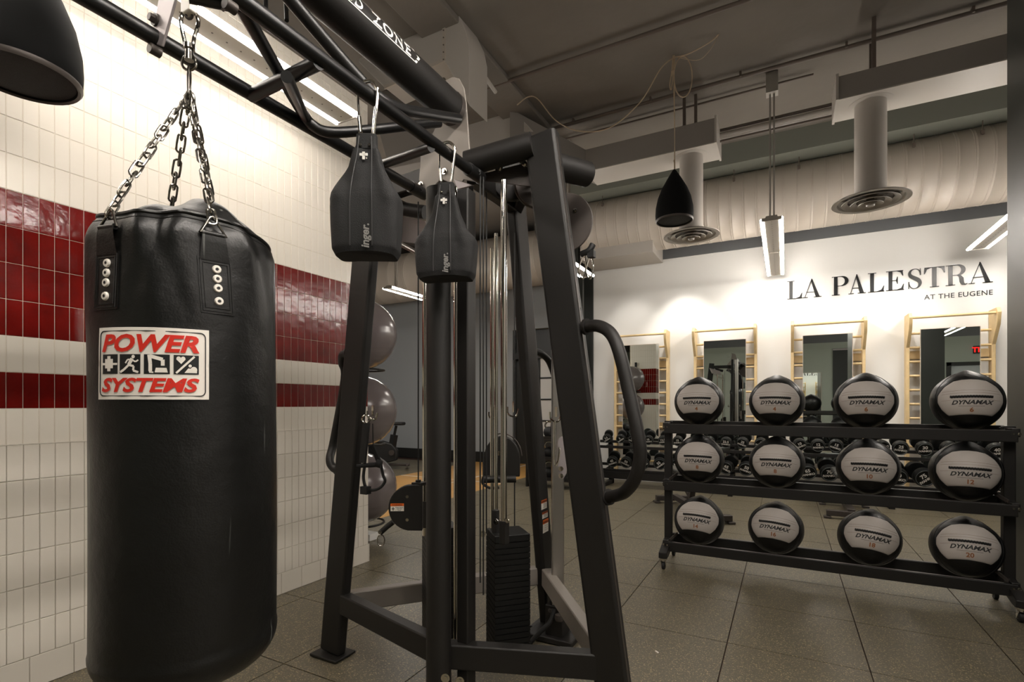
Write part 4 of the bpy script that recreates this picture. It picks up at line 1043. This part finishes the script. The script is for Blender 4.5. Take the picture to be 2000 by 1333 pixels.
# ============================================================ AB SLINGS
def sling(top, zw, zb, zn, yaw, label, txt, w=0.174, px_off=0):
    """top: rail point; zn neck height, zw widest, zb bottom"""
    o = thing('ab_sling', label, 'ab sling', (top.x, top.y, zb))
    ax = V((math.cos(yaw), math.sin(yaw), 0)); ay = V((-math.sin(yaw), math.cos(yaw), 0)); c0 = V((top.x, top.y, 0))
    c0 = c0 + ay * 0.0
    lv = [(zn + .0, .028, .016), (zn - .03, .029, .018), (zn - .045, .034, .020), (zn - (zn - zw) * .55, .050, .030), (zw + .03, .078, .044), (zw + .005, w / 2 * .97, .052), (zw - .01, w / 2, .055), ((zw + zb) / 2, w / 2 * .97, .058), (zb + .02, w / 2 * .93, .056), (zb + .002, w / 2 * .84, .05)]
    def fn(u, v):
        k = v * (len(lv) - 1); i = min(int(k), len(lv) - 2); t = k - i
        z, a, b = [lv[i][q] + (lv[i + 1][q] - lv[i][q]) * t for q in range(3)]
        th = 2 * PI * u; cx, sy = math.cos(th), math.sin(th)
        ex = 0.45
        x = a * (abs(cx) ** ex) * (1 if cx >= 0 else -1); y = b * (abs(sy) ** ex) * (1 if sy >= 0 else -1)
        if z < zn - .05: y += 0.004 * math.sin(x * 90 + z * 20) * (1 if z > zw - .03 else .3); z += 0.006 * math.cos(x * 18)
        return c0 + ax * x + ay * y + V((0, 0, z))
    mb = MB(); mb.grid(fn, 64, 60, wrap=True)
    b0 = len(mb.v) - 64; mb.f.append(tuple(range(b0, b0 + 64))); mb.m.append(0)
    body = mb.build('sling_body', M_nylon, o, angle=60)
    mb = MB()
    for s in (-1, 1):
        mb.tube(smooth([c0 + ax * s * x - ay * y + V((0, 0, z)) for x, y, z in ((.017, .020, zn - .01), (.02, .026, zn - .06), (.024, .040, zn - (zn - zw) * .6), (.028, .0565, zw + .01), (.03, .0605, zw - .05), (.03, .06, zb + .02))]), 0.0018, 6)
    mb.build('stitched_edge', M_lace, body)
    mb = MB()
    for s in (-1, 1):
        c = c0 - ay * 0.021 + ax * s * 0.0125 + V((0, 0, zn - .036)); R = (-ay).to_track_quat('Z', 'Y').to_matrix()
        mb.lathe([(0, .004), (.003, .004), (.0045, .002), (.0045, -.002)], c, 14, R)
    mb.build('rivet', M_chrome, body)
    # emblem: plus with a bite
    zc = zn - .072; mb = MB(); e = ay * -0.034
    mb.box(c0 + e + V((0, 0, zc)), (.007, .003, .021), Matrix((ax, ay, V((0, 0, 1)))).transposed())
    Rr = Matrix((ax, ay, V((0, 0, 1)))).transposed()
    mb.box(c0 + e + V((0, 0, zc + .003)), (.022, .003, .007), Rr); mb.box(c0 + e + ax * .008 + V((0, 0, zc - .007)), (.003, .003, .003), Rr)
    mb.build('emblem', M_logo, body)
    mb = MB()
    mb.text(txt, lambda x, y: c0 + ax * (.022 - y) - ay * .0615 + V((0, 0, zb + .012 + x)), 0.030, bold=.03, shear=.2, align='LEFT'); mb.build('printed_word', M_logogrey, body)
    # big carabiner over the rail
    mb = MB(); tx, tz = 0.026, RZ
    base = c0 + V((0, 0, 0))
    s0 = [(-.016, zn - .006), (-.021, zn + .03), (-.027, RZ - .01)]
    path = [base + ax * x + V((0, 0, z)) for x, z in ((.016, zn - .012), (.020, zn + .03), (.029, RZ - .005), (.027, RZ + .018), (.012, RZ + .034), (-.006, RZ + .034), (-.022, RZ + .024))]
    mb.tube(smooth(path, 6), 0.0056, 10)
    mb.tube(smooth([base + ax * x + V((0, 0, z)) for x, z in ((-.014, zn - .012), (-.020, zn + .02), (-.026, RZ - .02), (-.0245, RZ + .018))], 4), 0.0035, 8)
    mb.tube([base + ax * x + V((0, 0, z)) for x, z in ((-.0185, zn + .01), (-.023, zn + .055))], 0.006, 10)
    mb.tube([base + ax * x + V((0, 0, zn - .012)) for x in (-.016, 0, .016)], 0.004, 8)
    mb.build('carabiner', M_chrome, o)
q = PX(722, 180, X2); 
sling(V((X2, PX(717, 170, X2).y, 0)), 1.81, 1.642, 1.99, dg(28), 'larger black padded ab sling clipped to the rail by a long carabiner, nearer the bag', 'inger.', 0.195)
sling(V((X2 + .0, PX(872, 290, X2).y, 0)), 1.80, 1.662, 2.0, dg(20), 'smaller looking black ab sling on the rail in front of the tower', 'inger.', 0.215)
# ============================================================ MEDICINE BALL RACK
RY = 4.08
XL, XR = -0.80, 1.17
rk = thing('medicine_ball_rack', 'black three-tier wheeled steel rack holding grey and black medicine balls', 'rack', (0.18, RY, 0))
for x in (XL, XR):
    MB().box((x, RY, 0.60), (0.055, 0.055, 1.0)).build('upright', M_black, rk, bevel=0.004)
for zi, z in enumerate((1.065, 0.635, 0.175)):
    for s in (-1, 1):
        zz = z - (0.02 if s < 0 else 0)
        mb = MB(); mb.box(((XL + XR) / 2, RY + s * 0.105, zz), (XR - XL + 0.02, 0.035, 0.07)); rl = mb.build('rail', M_black, rk, bevel=0.004)
        if s < 0 or zi == 2:
            MB().box(((XL + XR) / 2, RY + s * 0.105 + (0.0 if s < 0 else 0), zz + 0.0355), (XR - XL - .1, 0.006, 0.002)).build('edge_strip', M_plate if zi == 2 else M_gun, rl)
    for x in (XL, XR):
        mb = MB(); mb.box((x, RY, z), (0.04, 0.24, 0.05)); br = mb.build('shelf_bracket', M_black, rk, bevel=0.004)
        mb = MB()
        for dz in (-.012, ): 
            for dx in (-.012, .014): bolt(mb, (x + dx, RY - 0.12, z + dz + 0.005), (0, -1, 0), 0.007)
        mb.build('bolt', M_chrome, br)
        if zi: MB().bar((x + (.03 if x < 0 else -.03), RY - .115, z + .03), (x + (.07 if x < 0 else -.07), RY - .02, z + .065), .006, .02).build('gusset', M_gun, br)
def caster(x, y):
    mb = MB(); mb.cyl((x, y, 0.078), (x, y, 0.088), 0.03, n=20); mb.cyl((x, y, 0.066), (x, y, 0.078), 0.02, n=16)
    for s in (-1, 1): mb.prism([(x + s * .014 , y - .02, .07), (x + s * .014, y + .02, .07), (x + s * .014, y + .028, .03), (x + s * .014, y + .012, .02)], (s * .003, 0, 0))
    cf = mb.build('caster_fork', M_chrome, rk)
    mb = MB(); mb.cyl((x - .011, y + .014, 0.031), (x + .011, y + .014, 0.031), 0.031, n=28); mb.build('caster_wheel', M_rubber, cf, bevel=0.003)
    MB().cyl((x - .013, y + .014, 0.031), (x + .013, y + .014, 0.031), 0.012, n=16).build('wheel_hub', M_chrome, cf)
for x in (XL, XR):
    for s in (-1, 1):
        mb = MB(); mb.prism([(x - .03, RY + s * .02, .20), (x - .03, RY + s * .02, .12), (x - .03, RY + s * .15, .088), (x - .03, RY + s * .22, .088), (x - .03, RY + s * .22, .13)], (.06, 0, 0)); mb.build('base_foot', M_black, rk, bevel=0.004)
        caster(x, RY + s * 0.195)

# medicine balls
MR = 0.178
def ball_surf(a, b, off=0.0):
    """a, b: angles left-right and up-down from the front (-Y) direction"""
    x = math.sin(a) * math.cos(b); y = -math.cos(a) * math.cos(b); z = math.sin(b)
    th = math.acos(max(-1, min(1, z)))
    r = MR * (1 + 0.075 * math.exp(-(th / 0.22) ** 2) - 0.02 * math.exp(-((th - 0.75) / 0.25) ** 2)) + off
    return V((x * r, y * r, z * r))
def med_ball(num, nums_col):
    o = thing('medicine_ball', 'x', 'medicine ball', (0, 0, 0), 'grey and black medicine balls on the rack')
    mb = MB(); mb.grid(lambda u, v: ball_surf(2 * PI * u, -PI / 2 + PI * v), 64, 40, wrap=True); mb.build('ball_cover', M_ball, o, angle=80)
    # seams of the black cover
    mb = MB()
    for a in (62, -62, 180): mb.tube([ball_surf(dg(a), dg(-80 + 10 * k), 0.0005) for k in range(16)], 0.0016, 5)
    mb.build('cover_seam', M_rubber, o)
    def outline(t):  # panel edge in (a,b)
        top, bot, wide = 0, 0, 0
        pts = [(-34, 41), (-17, 45), (0, 46), (17, 45), (34, 41), (47, 27), (56, 9), (56, -5), (50, -19), (42, -30), (39, -32), (20, -30), (0, -29), (-20, -30), (-39, -32), (-42, -30), (-50, -19), (-56, -5), (-56, 9), (-47, 27)]
        k = (t % 1) * len(pts); i = int(k) % len(pts); f = k - int(k); p = pts[i]; q = pts[(i + 1) % len(pts)]
        return dg(p[0] + (q[0] - p[0]) * f), dg(p[1] + (q[1] - p[1]) * f)
    def pan(u, v):
        a, b = outline(u); b0 = dg(2)
        k = math.sin(v * PI / 2) if v < 1 else 1
        return ball_surf(a * v, b0 + (b - b0) * v, 0.0028 - (0.0028 if v >= 1 else 0) + 0.002 * math.cos(v * PI / 2))
    mb = MB(); mb.grid(pan, 80, 14, wrap=True); pn = mb.build('front_panel', M_ballgrey, o, angle=80)
    mb = MB(); mb.tube([ball_surf(*outline(i / 80), 0.0012) for i in range(80)], 0.0016, 5, True)
    mb.build('panel_seam', M_lace, pn)
    mb = MB()
    for off in (-11, 11, 20):
        pts = [ball_surf(dg(a), dg(off * .55 + 3 + 4.5 * math.cos(dg(a * 1.7))), 0.0048) for a in range(-46, 47, 4)]
        mb.tube(pts, 0.0006, 4)
    mb.build('stitching', M_thread, pn)
    mb = MB()
    pl = []
    for k in range(61):
        a = -31 + 62 * k / 60; pl.append(ball_surf(dg(a), dg(4.5 + 1.6 * math.cos(dg(a * 2)) + (2.0 if k % 4 < 2 else -2.0)), 0.006))
    mb.tube(pl, 0.0034, 6)
    mb.tube([ball_surf(dg(-31 + 62 * k / 20), dg(4.5 + 1.6 * math.cos(dg((-31 + 62 * k / 20) * 2))), 0.0052) for k in range(21)], 0.006, 6); mb.build('lacing', M_lace, pn)
    mb = MB(); mb.text('DYNAMAX', lambda x, y: ball_surf(x / MR, dg(-9.0) + y / MR + 0.02 * math.cos(x / MR * 3), 0.0060), 0.033, bold=0.035, shear=0.35, sx=1.12)
    mb.grid(lambda u, v: ball_surf(dg(-19 + 38 * u), dg(-11.2 - 0.5 * v), 0.0060), 10, 1)
    mb.build('printed_word', M_ink, pn)
    mb = MB(); mb.text(num, lambda x, y: ball_surf(x / MR, dg(-22.5) + y / MR, 0.0056), 0.036, bold=0.03, sx=1.05)
    mb.build('printed_number', M_number, pn)
    return o
rows = [(1.247, ['4', '4', '6', '6'], 3), (0.815, ['8', '8', '10', '12'], 6), (0.352, ['14', '16', '18', '20'], 17)]
seen = {}
rowname = ['top', 'middle', 'bottom']
yaws = [[-2, 3, 5, 6], [-4, 2, 4, 6], [0, 4, 2, 7]]
rolls = [[0, 1, 0, 0], [1, 0, 0, 1], [3, 4, 7, 0]]
extra = {(0, 0): 'standing at the left end of the top shelf', (0, 1): 'standing on the top shelf, second from left', (0, 2): 'on the top shelf before the third ladder', (0, 3): 'on the top shelf beside the dark pillar',
         (1, 0): 'at the left end of the middle shelf', (1, 1): 'second from left on the middle shelf', (1, 2): 'numbered 10 on the middle shelf', (1, 3): 'numbered 12 on the middle shelf',
         (2, 0): 'numbered 14 on the bottom shelf', (2, 1): 'numbered 16 on the bottom shelf', (2, 2): 'numbered 18 on the bottom shelf', (2, 3): 'numbered 20 on the bottom shelf'}
dxs = [[0, 0, 0, -.005], [0.0, 0.0, 0.012, -.012], [0, -.006, 0.02, -.01]]
for r, (z, ns, pitch) in enumerate(rows):
    for k, nmb in enumerate(ns):
        if nmb in seen: o = copy_tree(seen[nmb])
        else: o = med_ball(nmb, None); seen[nmb] = o
        o.location = (-0.575 + 0.52 * k + dxs[r][k], RY + (0.003 if k % 2 else -0.003), z)
        o.rotation_euler = (dg(-pitch), dg(rolls[r][k]), dg(-yaws[r][k]))
        o['label'] = ('grey-fronted black medicine ball ' + extra[(r, k)])

# ============================================================ DUMBBELLS
DY = 7.62
dr = thing('dumbbell_rack', 'long black two-tier dumbbell rack along the white wall', 'rack', (0, DY, 0))
for z, dz in ((0.62, 0.05), (0.27, 0.05)):
    for s in (-1, 1):
        MB().box((0.05, DY + s * 0.09, z + s * 0.035), (5.2, 0.05, 0.04)).build('tier_rail', M_black, dr, bevel=0.004)
for x in (-2.4, -0.65, 1.1, 2.55):
    mb = MB(); mb.prism([(x - .03, DY + .14, 0), (x - .03, DY + .22, 0), (x - .03, DY + .16, .72), (x - .03, DY + .10, .72)], (.06, 0, 0)); mb.prism([(x - .03, DY - .25, 0), (x - .03, DY + .22, 0), (x - .03, DY + .22, .06), (x - .03, DY - .25, .06)], (.06, 0, 0)); 
    mb.bar((x, DY + .14, .60), (x, DY - .11, .58), .05, .03); mb.bar((x, DY + .16, .26), (x, DY - .11, .23), .05, .03)
    mb.build('rack_upright', M_black, dr, bevel=0.004)
mb = MB(); mb.box((0.05, DY - 0.15, 0.17), (5.2, 0.03, 0.10)); mb.build('front_apron', M_black, dr)
mb = MB(); q = PY(1773, 959, DY - .17); mb.box((q.x, DY - .168, .19), (0.07, 0.004, 0.035)); mb.build('yellow_label', M_yellow, dr)
def dumbbell(R, hw, num, gname):
    o = thing('dumbbell', 'x', 'dumbbell', (0, 0, 0), gname)
    for s in (-1, 1):
        mb = MB(); y0 = s * 0.075
        RR = Matrix(((1, 0, 0), (0, 0, -s * 1.0), (0, 1, 0))) if False else None
        prof = [(0, 0), (R * .8, 0), (R * .97, hw * .08), (R, hw * .3), (R, hw * .75), (R * .95, hw * .93), (R * .88, hw * .97), (R * .84, hw), (R * .80, hw * .95), (0, hw * .95)]
        Rm = Matrix(((1, 0, 0), (0, 0, s), (0, -s, 0)))
        mb.lathe(prof, (0, y0, 0), 32, Rm); hd = mb.build('weight_head', M_dbrub, o, angle=25)
        MB().lathe([(R * .80, hw * .955), (R * .845, hw * 1.006), (R * .885, hw * .975)], (0, y0, 0), 32, Rm).build('rim', M_dbrim, hd)
        if s < 0:
            mb = MB(); yy = y0 - hw * .955 - 0.0012
            mb.text(num, lambda x, z: V((x, yy, z + R * .08)), R * .6, bold=.03); mb.text('IVANKO', lambda x, z: V((x, yy, z - R * .34)), R * .38, bold=.04)
            mb.build('printed_number', M_logo, hd)
    MB().cyl((0, -.08, 0), (0, .08, 0), 0.0155, n=14).build('handle', M_chrome, o)
    return o
ordn = ['first', 'second', 'third', 'fourth', 'fifth', 'sixth', 'seventh', 'eighth', 'ninth', 'tenth', 'eleventh', 'twelfth', 'thirteenth', 'fourteenth', 'fifteenth', 'sixteenth', 'seventeenth', 'eighteenth', 'nineteenth', 'twentieth', 'twenty-first', 'twenty-second', 'twenty-third', 'twenty-fourth']
def row(n, xs, R, hw, z, nums, gname, tier):
    for k in range(n):
        rr = R * (0.86 + 0.3 * k / n)
        o = dumbbell(rr, hw * (0.9 + 0.25 * k / n), nums[k % len(nums)], gname)
        o.location = (xs + k * (0.212 if tier == 'upper' else 0.232), DY - 0.0, z + (rr - R) * .5); o.rotation_euler = (dg(17), dg(random.uniform(-45, 30)), dg(random.uniform(-3, 3)))
        o['label'] = 'black round dumbbell, %s from the left on the %s tier' % (ordn[k], tier)
row(23, -2.40, 0.077, 0.078, 0.745, ['2.5', '5', '7.5', '10', '12.5', '15', '17.5', '20', '22.5', '25', '5', '8', '10', '12', '15', '17', '20', '25', '30', '15', '35', '40', '45'], 'dumbbells on the upper rack tier', 'upper')
row(20, -2.31, 0.098, 0.085, 0.405, ['45', '50', '55', '55', '60', '60', '65', '65', '50', '55', '60', '65', '70', '75', '70', '70', '75', '80', '85', '90'], 'dumbbells on the lower rack tier', 'lower')

# ============================================================ WALL BARS + MIRRORS
def wall_bars(cx, label):
    o = thing('wall_bars', label, 'wall bars', (cx, 8.1, 0), 'wooden wall bars')
    for s in (-1, 1):
        x = cx + s * 0.41
        mb = MB(); mb.span((x - .018, 8.06, 0.1), (x + .018, 8.18, 2.36))
        mb.prism([(x - .018, 8.07, 2.36), (x - .018, 7.92, 2.36), (x - .018, 7.87, 2.30), (x - .018, 7.90, 2.16), (x - .018, 8.07, 1.93)], (.036, 0, 0))
        mb.build('side_post', M_wood, o, bevel=0.004)
    z = 2.12; k = 0
    while z > 0.2:
        if k != 1 or True:
            MB().cyl((cx - .4, 8.09, z), (cx + .4, 8.09, z), 0.0155, n=14).build('rung', M_wood, o)
        z -= 0.178; k += 1
    MB().cyl((cx - .4, 7.925, 2.30), (cx + .4, 7.925, 2.30), 0.0165, n=14).build('top_bar', M_wood, o)
    for zz in (1.86, 0.9):
        mb = MB(); mb.span((cx - .395, 8.155, zz - .055), (cx + .395, 8.185, zz + .045)); mb.build('wall_batten', M_wood, o)
    return o
lb = ['leftmost wooden wall bars, behind the bent machine handle', 'wooden wall bars second from left, behind the first ball numbered 4', 'wooden wall bars third from left, below the letters LA', 'rightmost wooden wall bars, next to the dark pillar']
lm = ['tall mirror on the leftmost wall bars', 'tall mirror on the second wall bars from the left', 'tall mirror on the third wall bars from the left', 'tall mirror on the rightmost wall bars']
for k, cx in enumerate((-2.01, -0.785, 0.495, 1.775)):
    wall_bars(cx, lb[k])
    m = thing('wall_mirror', lm[k], 'mirror', (cx, 8.05, 0.4), 'tall mirrors on the wall bars')
    w = 0.288
    MB().span((cx - w, 8.052, 0.42), (cx + w, 8.066, 2.17)).build('mirror_back', M_frame, m)
    mb = MB(); y = 8.0505
    mb.span((cx - w + .006, y, 0.426), (cx + w - .006, y + .0015, 2.164)); mb.build('mirror_glass', M_mirror, m, merge=False)
# mirror on the rear wall
m = thing('wall_mirror', 'mirror on the rear wall seen inside the third mirror', 'mirror', (0.65, -3.05, 0.3), None)
MB().span((0.25, -3.1, 0.3), (1.02, -3.07, 2.25)).build('mirror_back', M_frame, m); MB().span((0.26, -3.07, 0.31), (1.01, -3.068, 2.24)).build('mirror_glass', M_mirror, m)

# ============================================================ BENCHES
def bench(loc, rz, label):
    o = thing('weight_bench', label, 'bench', (0, 0, 0), 'adjustable weight benches')
    mb = MB(); mb.box((0.32, 0, 0.44), (0.62, 0.27, 0.055)); mb.box((-0.17, 0, 0.44), (0.3, 0.27, 0.055)); mb.build('pad', M_pad, o, bevel=0.018, seg=3)
    mb = MB(); mb.bar((-.3, 0, .39), (.6, 0, .39), .05, .03); mb.bar((-.05, 0, .38), (0.05, 0, .08), .06, .06, (0, 1, 0)); mb.bar((.5, 0, .38), (-.02, 0, .14), .04, .04, (0, 1, 0)); mb.bar((-.5, 0, .08), (.62, 0, .08), .07, .06)
    mb.build('frame', M_gun, o, bevel=0.004)
    for x in (-.5, .62):
        mb = MB(); mb.box((x, 0, .06), (.08, .46, .06)); mb.box((x, -.22, .012), (.11, .07, .024)); mb.box((x, .22, .012), (.11, .07, .024)); mb.build('foot', M_gun, o, bevel=0.006)
    mb = MB(); mb.cyl((.05, -.06, .30), (.05, -.03, .30), .018, n=14); mb.cyl((.22, -.05, .26), (.22, -.02, .26), .014, n=12); mb.build('adjustment_knob', M_redp, o)
    mb = MB(); mb.box((0.012, -.035, .24), (.03, .006, .06)); mb.build('white_label', M_label, o)
    o.location = loc; o.rotation_euler = (0, 0, rz)
    return o
bench((-0.93, 6.05, 0), dg(118), 'padded bench seen between the bent handle and machine leg')
b2 = bench((0.62, 6.87, 0), dg(90), 'padded bench with low black base behind the medicine ball rack')

b2.scale = (0.75, 1, 1)
# ============================================================ FITNESS BALLS
fr = thing('ball_rack', 'slim black wall stand holding three grey fitness balls', 'rack', (-3.38, 3.1, 0))
mb = MB(); mb.box((-3.38, 3.03, 1.15), (0.05, 0.04, 2.3)); mb.build('post', M_black, fr)
for z in (0.16, 0.87, 1.54):
    mb = MB(); mb.tube(arc((-3.38, 3.44, z), 0.2, 0, 2 * PI, 30, (1, 0, 0), (0, 1, 0))[:-1], 0.010, 8, True); mb.bar((-3.38, 3.03, z), (-3.38, 3.25, z), 0.02, 0.02); mb.build('support_ring', M_black, fr)
for z, lbx in ((1.86, 'grey fitness ball, topmost of three behind the left machine leg'), (1.17, 'grey fitness ball, middle one of three behind the left machine leg'), (0.475, 'grey fitness ball, lowest of three at the end of the tiled wall')):
    R = 0.315; prof = []
    for k in range(61):
        t = -PI / 2 + PI * k / 60; r = R * (1 - 0.006 * (abs(math.sin(t * 11)) < .22))
        prof.append((max(0, r * math.cos(t)), r * math.sin(t)))
    mb = MB(); mb.lathe(prof, (0, 0, 0), 56)
    o = mb.build('fitness_ball', M_fit, angle=80); o.location = (-3.38, 3.44, z); o.rotation_euler = (dg(4), dg(-5), 0)
    tag(o, lbx, 'exercise ball', 'grey fitness balls')
mb = MB(); mb.box((-3.0, 3.55, 0.06), (0.34, 0.06, 0.05)); q = P(735, 1040, 4.4)
mb = MB(); mb.box((-3.41, 3.5, 0.03), (0.26, 0.12, 0.06)); o = mb.build('base_block', M_wall, None, bevel=0.004)
tag(o, 'short white block beside the lowest fitness ball', 'block')

# ============================================================ EXERCISE BIKE
bx0 = P(745, 905, 9.6)
bk = thing('exercise_bike', 'black exercise bike by the far grey wall behind the fitness balls', 'exercise bike', (bx0.x, bx0.y, 0))
D = 9.6
def Q(px, py, d=D): return P(px, py, d)
mb = MB(); mb.prism([Q(726, 865), Q(745, 862), Q(765, 868), Q(775, 880), Q(774, 900), Q(755, 905), Q(735, 893), Q(724, 880)], V((-.471, .882, 0)) * .16); mb.build('flywheel_housing', M_rubber, bk, bevel=0.02)
mb = MB(); mb.lathe([(0, .03), (.05, .03), (.055, 0), (0, 0)], Q(765, 885, D - .05), 24, V((.471, -.882, 0)).to_track_quat('Z', 'Y').to_matrix()); mb.build('crank_cover', M_gun, bk)
mb = MB(); mb.bar(Q(765, 880, D + .08), Q(770, 850, D + .08), 0.1, 0.1, (0, 1, 0)); mb.bar(Q(769, 855, D + .08), Q(774, 832, D + .08), 0.035, 0.035, (0, 1, 0)); mb.build('seat_post', M_rubber, bk)
mb = MB(); mb.box(Q(777, 828, D + .08), (0.25, 0.2, 0.06), Matrix.Rotation(dg(20), 3, 'Z')); mb.build('saddle', M_rubber, bk, bevel=0.025, seg=3)
mb = MB(); mb.bar(Q(728, 908, D + .1), Q(800, 908, D + .1), 0.06, 0.05); mb.bar(Q(735, 908, D - .15), Q(735, 908, D + .35), 0.05, 0.05); mb.bar(Q(795, 909, D - .15), Q(795, 909, D + .35), 0.05, 0.05); mb.build('base_frame', M_gun, bk, bevel=0.01)
mb = MB(); mb.bar(Q(735, 880, D + .08), Q(722, 830, D + .08), 0.05, 0.05, (0, 1, 0)); mb.tube(smooth([Q(712, 832, D - .1), Q(722, 828, D + .08), Q(712, 832, D + .26)]), 0.02, 8); mb.build('handlebar', M_rubber, bk)
mb = MB(); mb.text('evo', lambda x, y: Q(736, 868, D - .02) + V((.882 * x, .471 * x, y - .02)), 0.09, bold=.02); mb.build('printed_word', M_logogrey, bk)

# ============================================================ KETTLEBELLS
kx, ky = -3.02, 7.0
kr = thing('kettlebell_rack', 'black three-tier kettlebell rack in the dark alcove behind the machine', 'rack', (kx, ky, 0))
for z in (0.72, 0.42, 0.12):
    mb = MB(); mb.box((kx + .1, ky, z), (0.95, 0.30, 0.03), Matrix.Rotation(dg(0), 3, 'X')); sh = mb.build('shelf', M_gun, kr, bevel=0.004)
    MB().box((kx + .1, ky - .15, z + .02), (.95, .01, .04)).build('shelf_lip', M_black, sh)
for x in (kx - .39, kx + .59):
    mb = MB(); mb.box((x, ky, .40), (.03, .3, .8)); mb.build('side_frame', M_black, kr)
kb = None; nm = ['top', 'middle', 'bottom']
for r, z in enumerate((0.735, 0.435, 0.135)):
    for k in range(5):
        if kb is None:
            kb = thing('kettlebell', 'x', 'kettlebell', (0, 0, 0), 'kettlebells on the dark rack')
            MB().lathe([(0, 0), (.05, 0), (.075, .03), (.085, .075), (.078, .12), (.05, .15), (.02, .16), (0, .16)], n=28).build('bell', M_rubber, kb)
            mb = MB(); mb.tube(smooth([V(p) for p in ((-.045, 0, .13), (-.062, 0, .18), (-.04, 0, .225), (0, 0, .235), (.04, 0, .225), (.062, 0, .18), (.045, 0, .13))]), 0.014, 10); mb.build('handle', M_chrome, kb)
            o = kb
        else: o = copy_tree(kb)
        o.location = (kx - .28 + k * .19, ky, z); o.rotation_euler = (0, 0, dg(random.uniform(-30, 30)))
        o['label'] = 'black kettlebell, %s from the left on the %s shelf of the alcove rack' % (ordn[k], nm[r])
# storage boxes in the alcove
mb = MB(); mb.box((-3.6, 8.6, 0.3), (0.5, 0.4, 0.6)); tag(mb.build('plyo_box', M_dark, bevel=0.01), 'dark box standing on the floor in the far doorway', 'box')
# scrap of paper
mb = MB(); q = P(1283, 1275, 1.23 / .485); mb.box((q.x, q.y, 0.0025), (0.022, 0.008, 0.003), Matrix.Rotation(dg(-40), 3, 'Z')); tag(mb.build('paper_scrap', M_label), 'tiny white scrap of paper on the speckled floor', 'paper')

# ============================================================ LIGHT, CAMERA
for k, x in enumerate((-2.15, -1.36, -0.66, 0.3, 1.13, 2.1)):
    la = bpy.data.lights.new('wall_spot', 'SPOT'); la.energy = (20, 66, 18, 14, 74, 20)[k]; la.spot_size = dg(62); la.spot_blend = 0.7; la.shadow_soft_size = 0.03; la.color = (1.0, 0.95, 0.88)
    lo = bpy.data.objects.new('wall_spot', la); COL.objects.link(lo); lo.location = (x, 7.38, 3.42)
    lo.rotation_euler = (V((0, 0.78, -1.35))).to_track_quat('-Z', 'Y').to_euler()
w = bpy.data.worlds.new('w'); scene.world = w; w.use_nodes = True
w.node_tree.nodes['Background'].inputs['Color'].default_value = (0.9, 0.85, 0.8, 1); w.node_tree.nodes['Background'].inputs['Strength'].default_value = 0.0
cam = bpy.data.cameras.new('camera'); co = bpy.data.objects.new('camera', cam); COL.objects.link(co)
co.location = (0, 0, H); co.rotation_euler = (PI / 2, 0, YAW)
cam.lens = 18.0; cam.sensor_width = 36; cam.shift_y = (790 - 666.5) / 2000; cam.clip_start = 0.02; cam.clip_end = 60
scene.camera = co
scene.view_settings.view_transform = 'Standard'; scene.view_settings.look = 'None'; scene.view_settings.gamma = 1; scene.view_settings.use_curve_mapping = False
scene.view_settings.exposure = 0.25
scene.cycles.use_denoising = True; scene.cycles.max_bounces = 8; scene.cycles.sample_clamp_indirect = 4.0
bpy.context.view_layer.update()
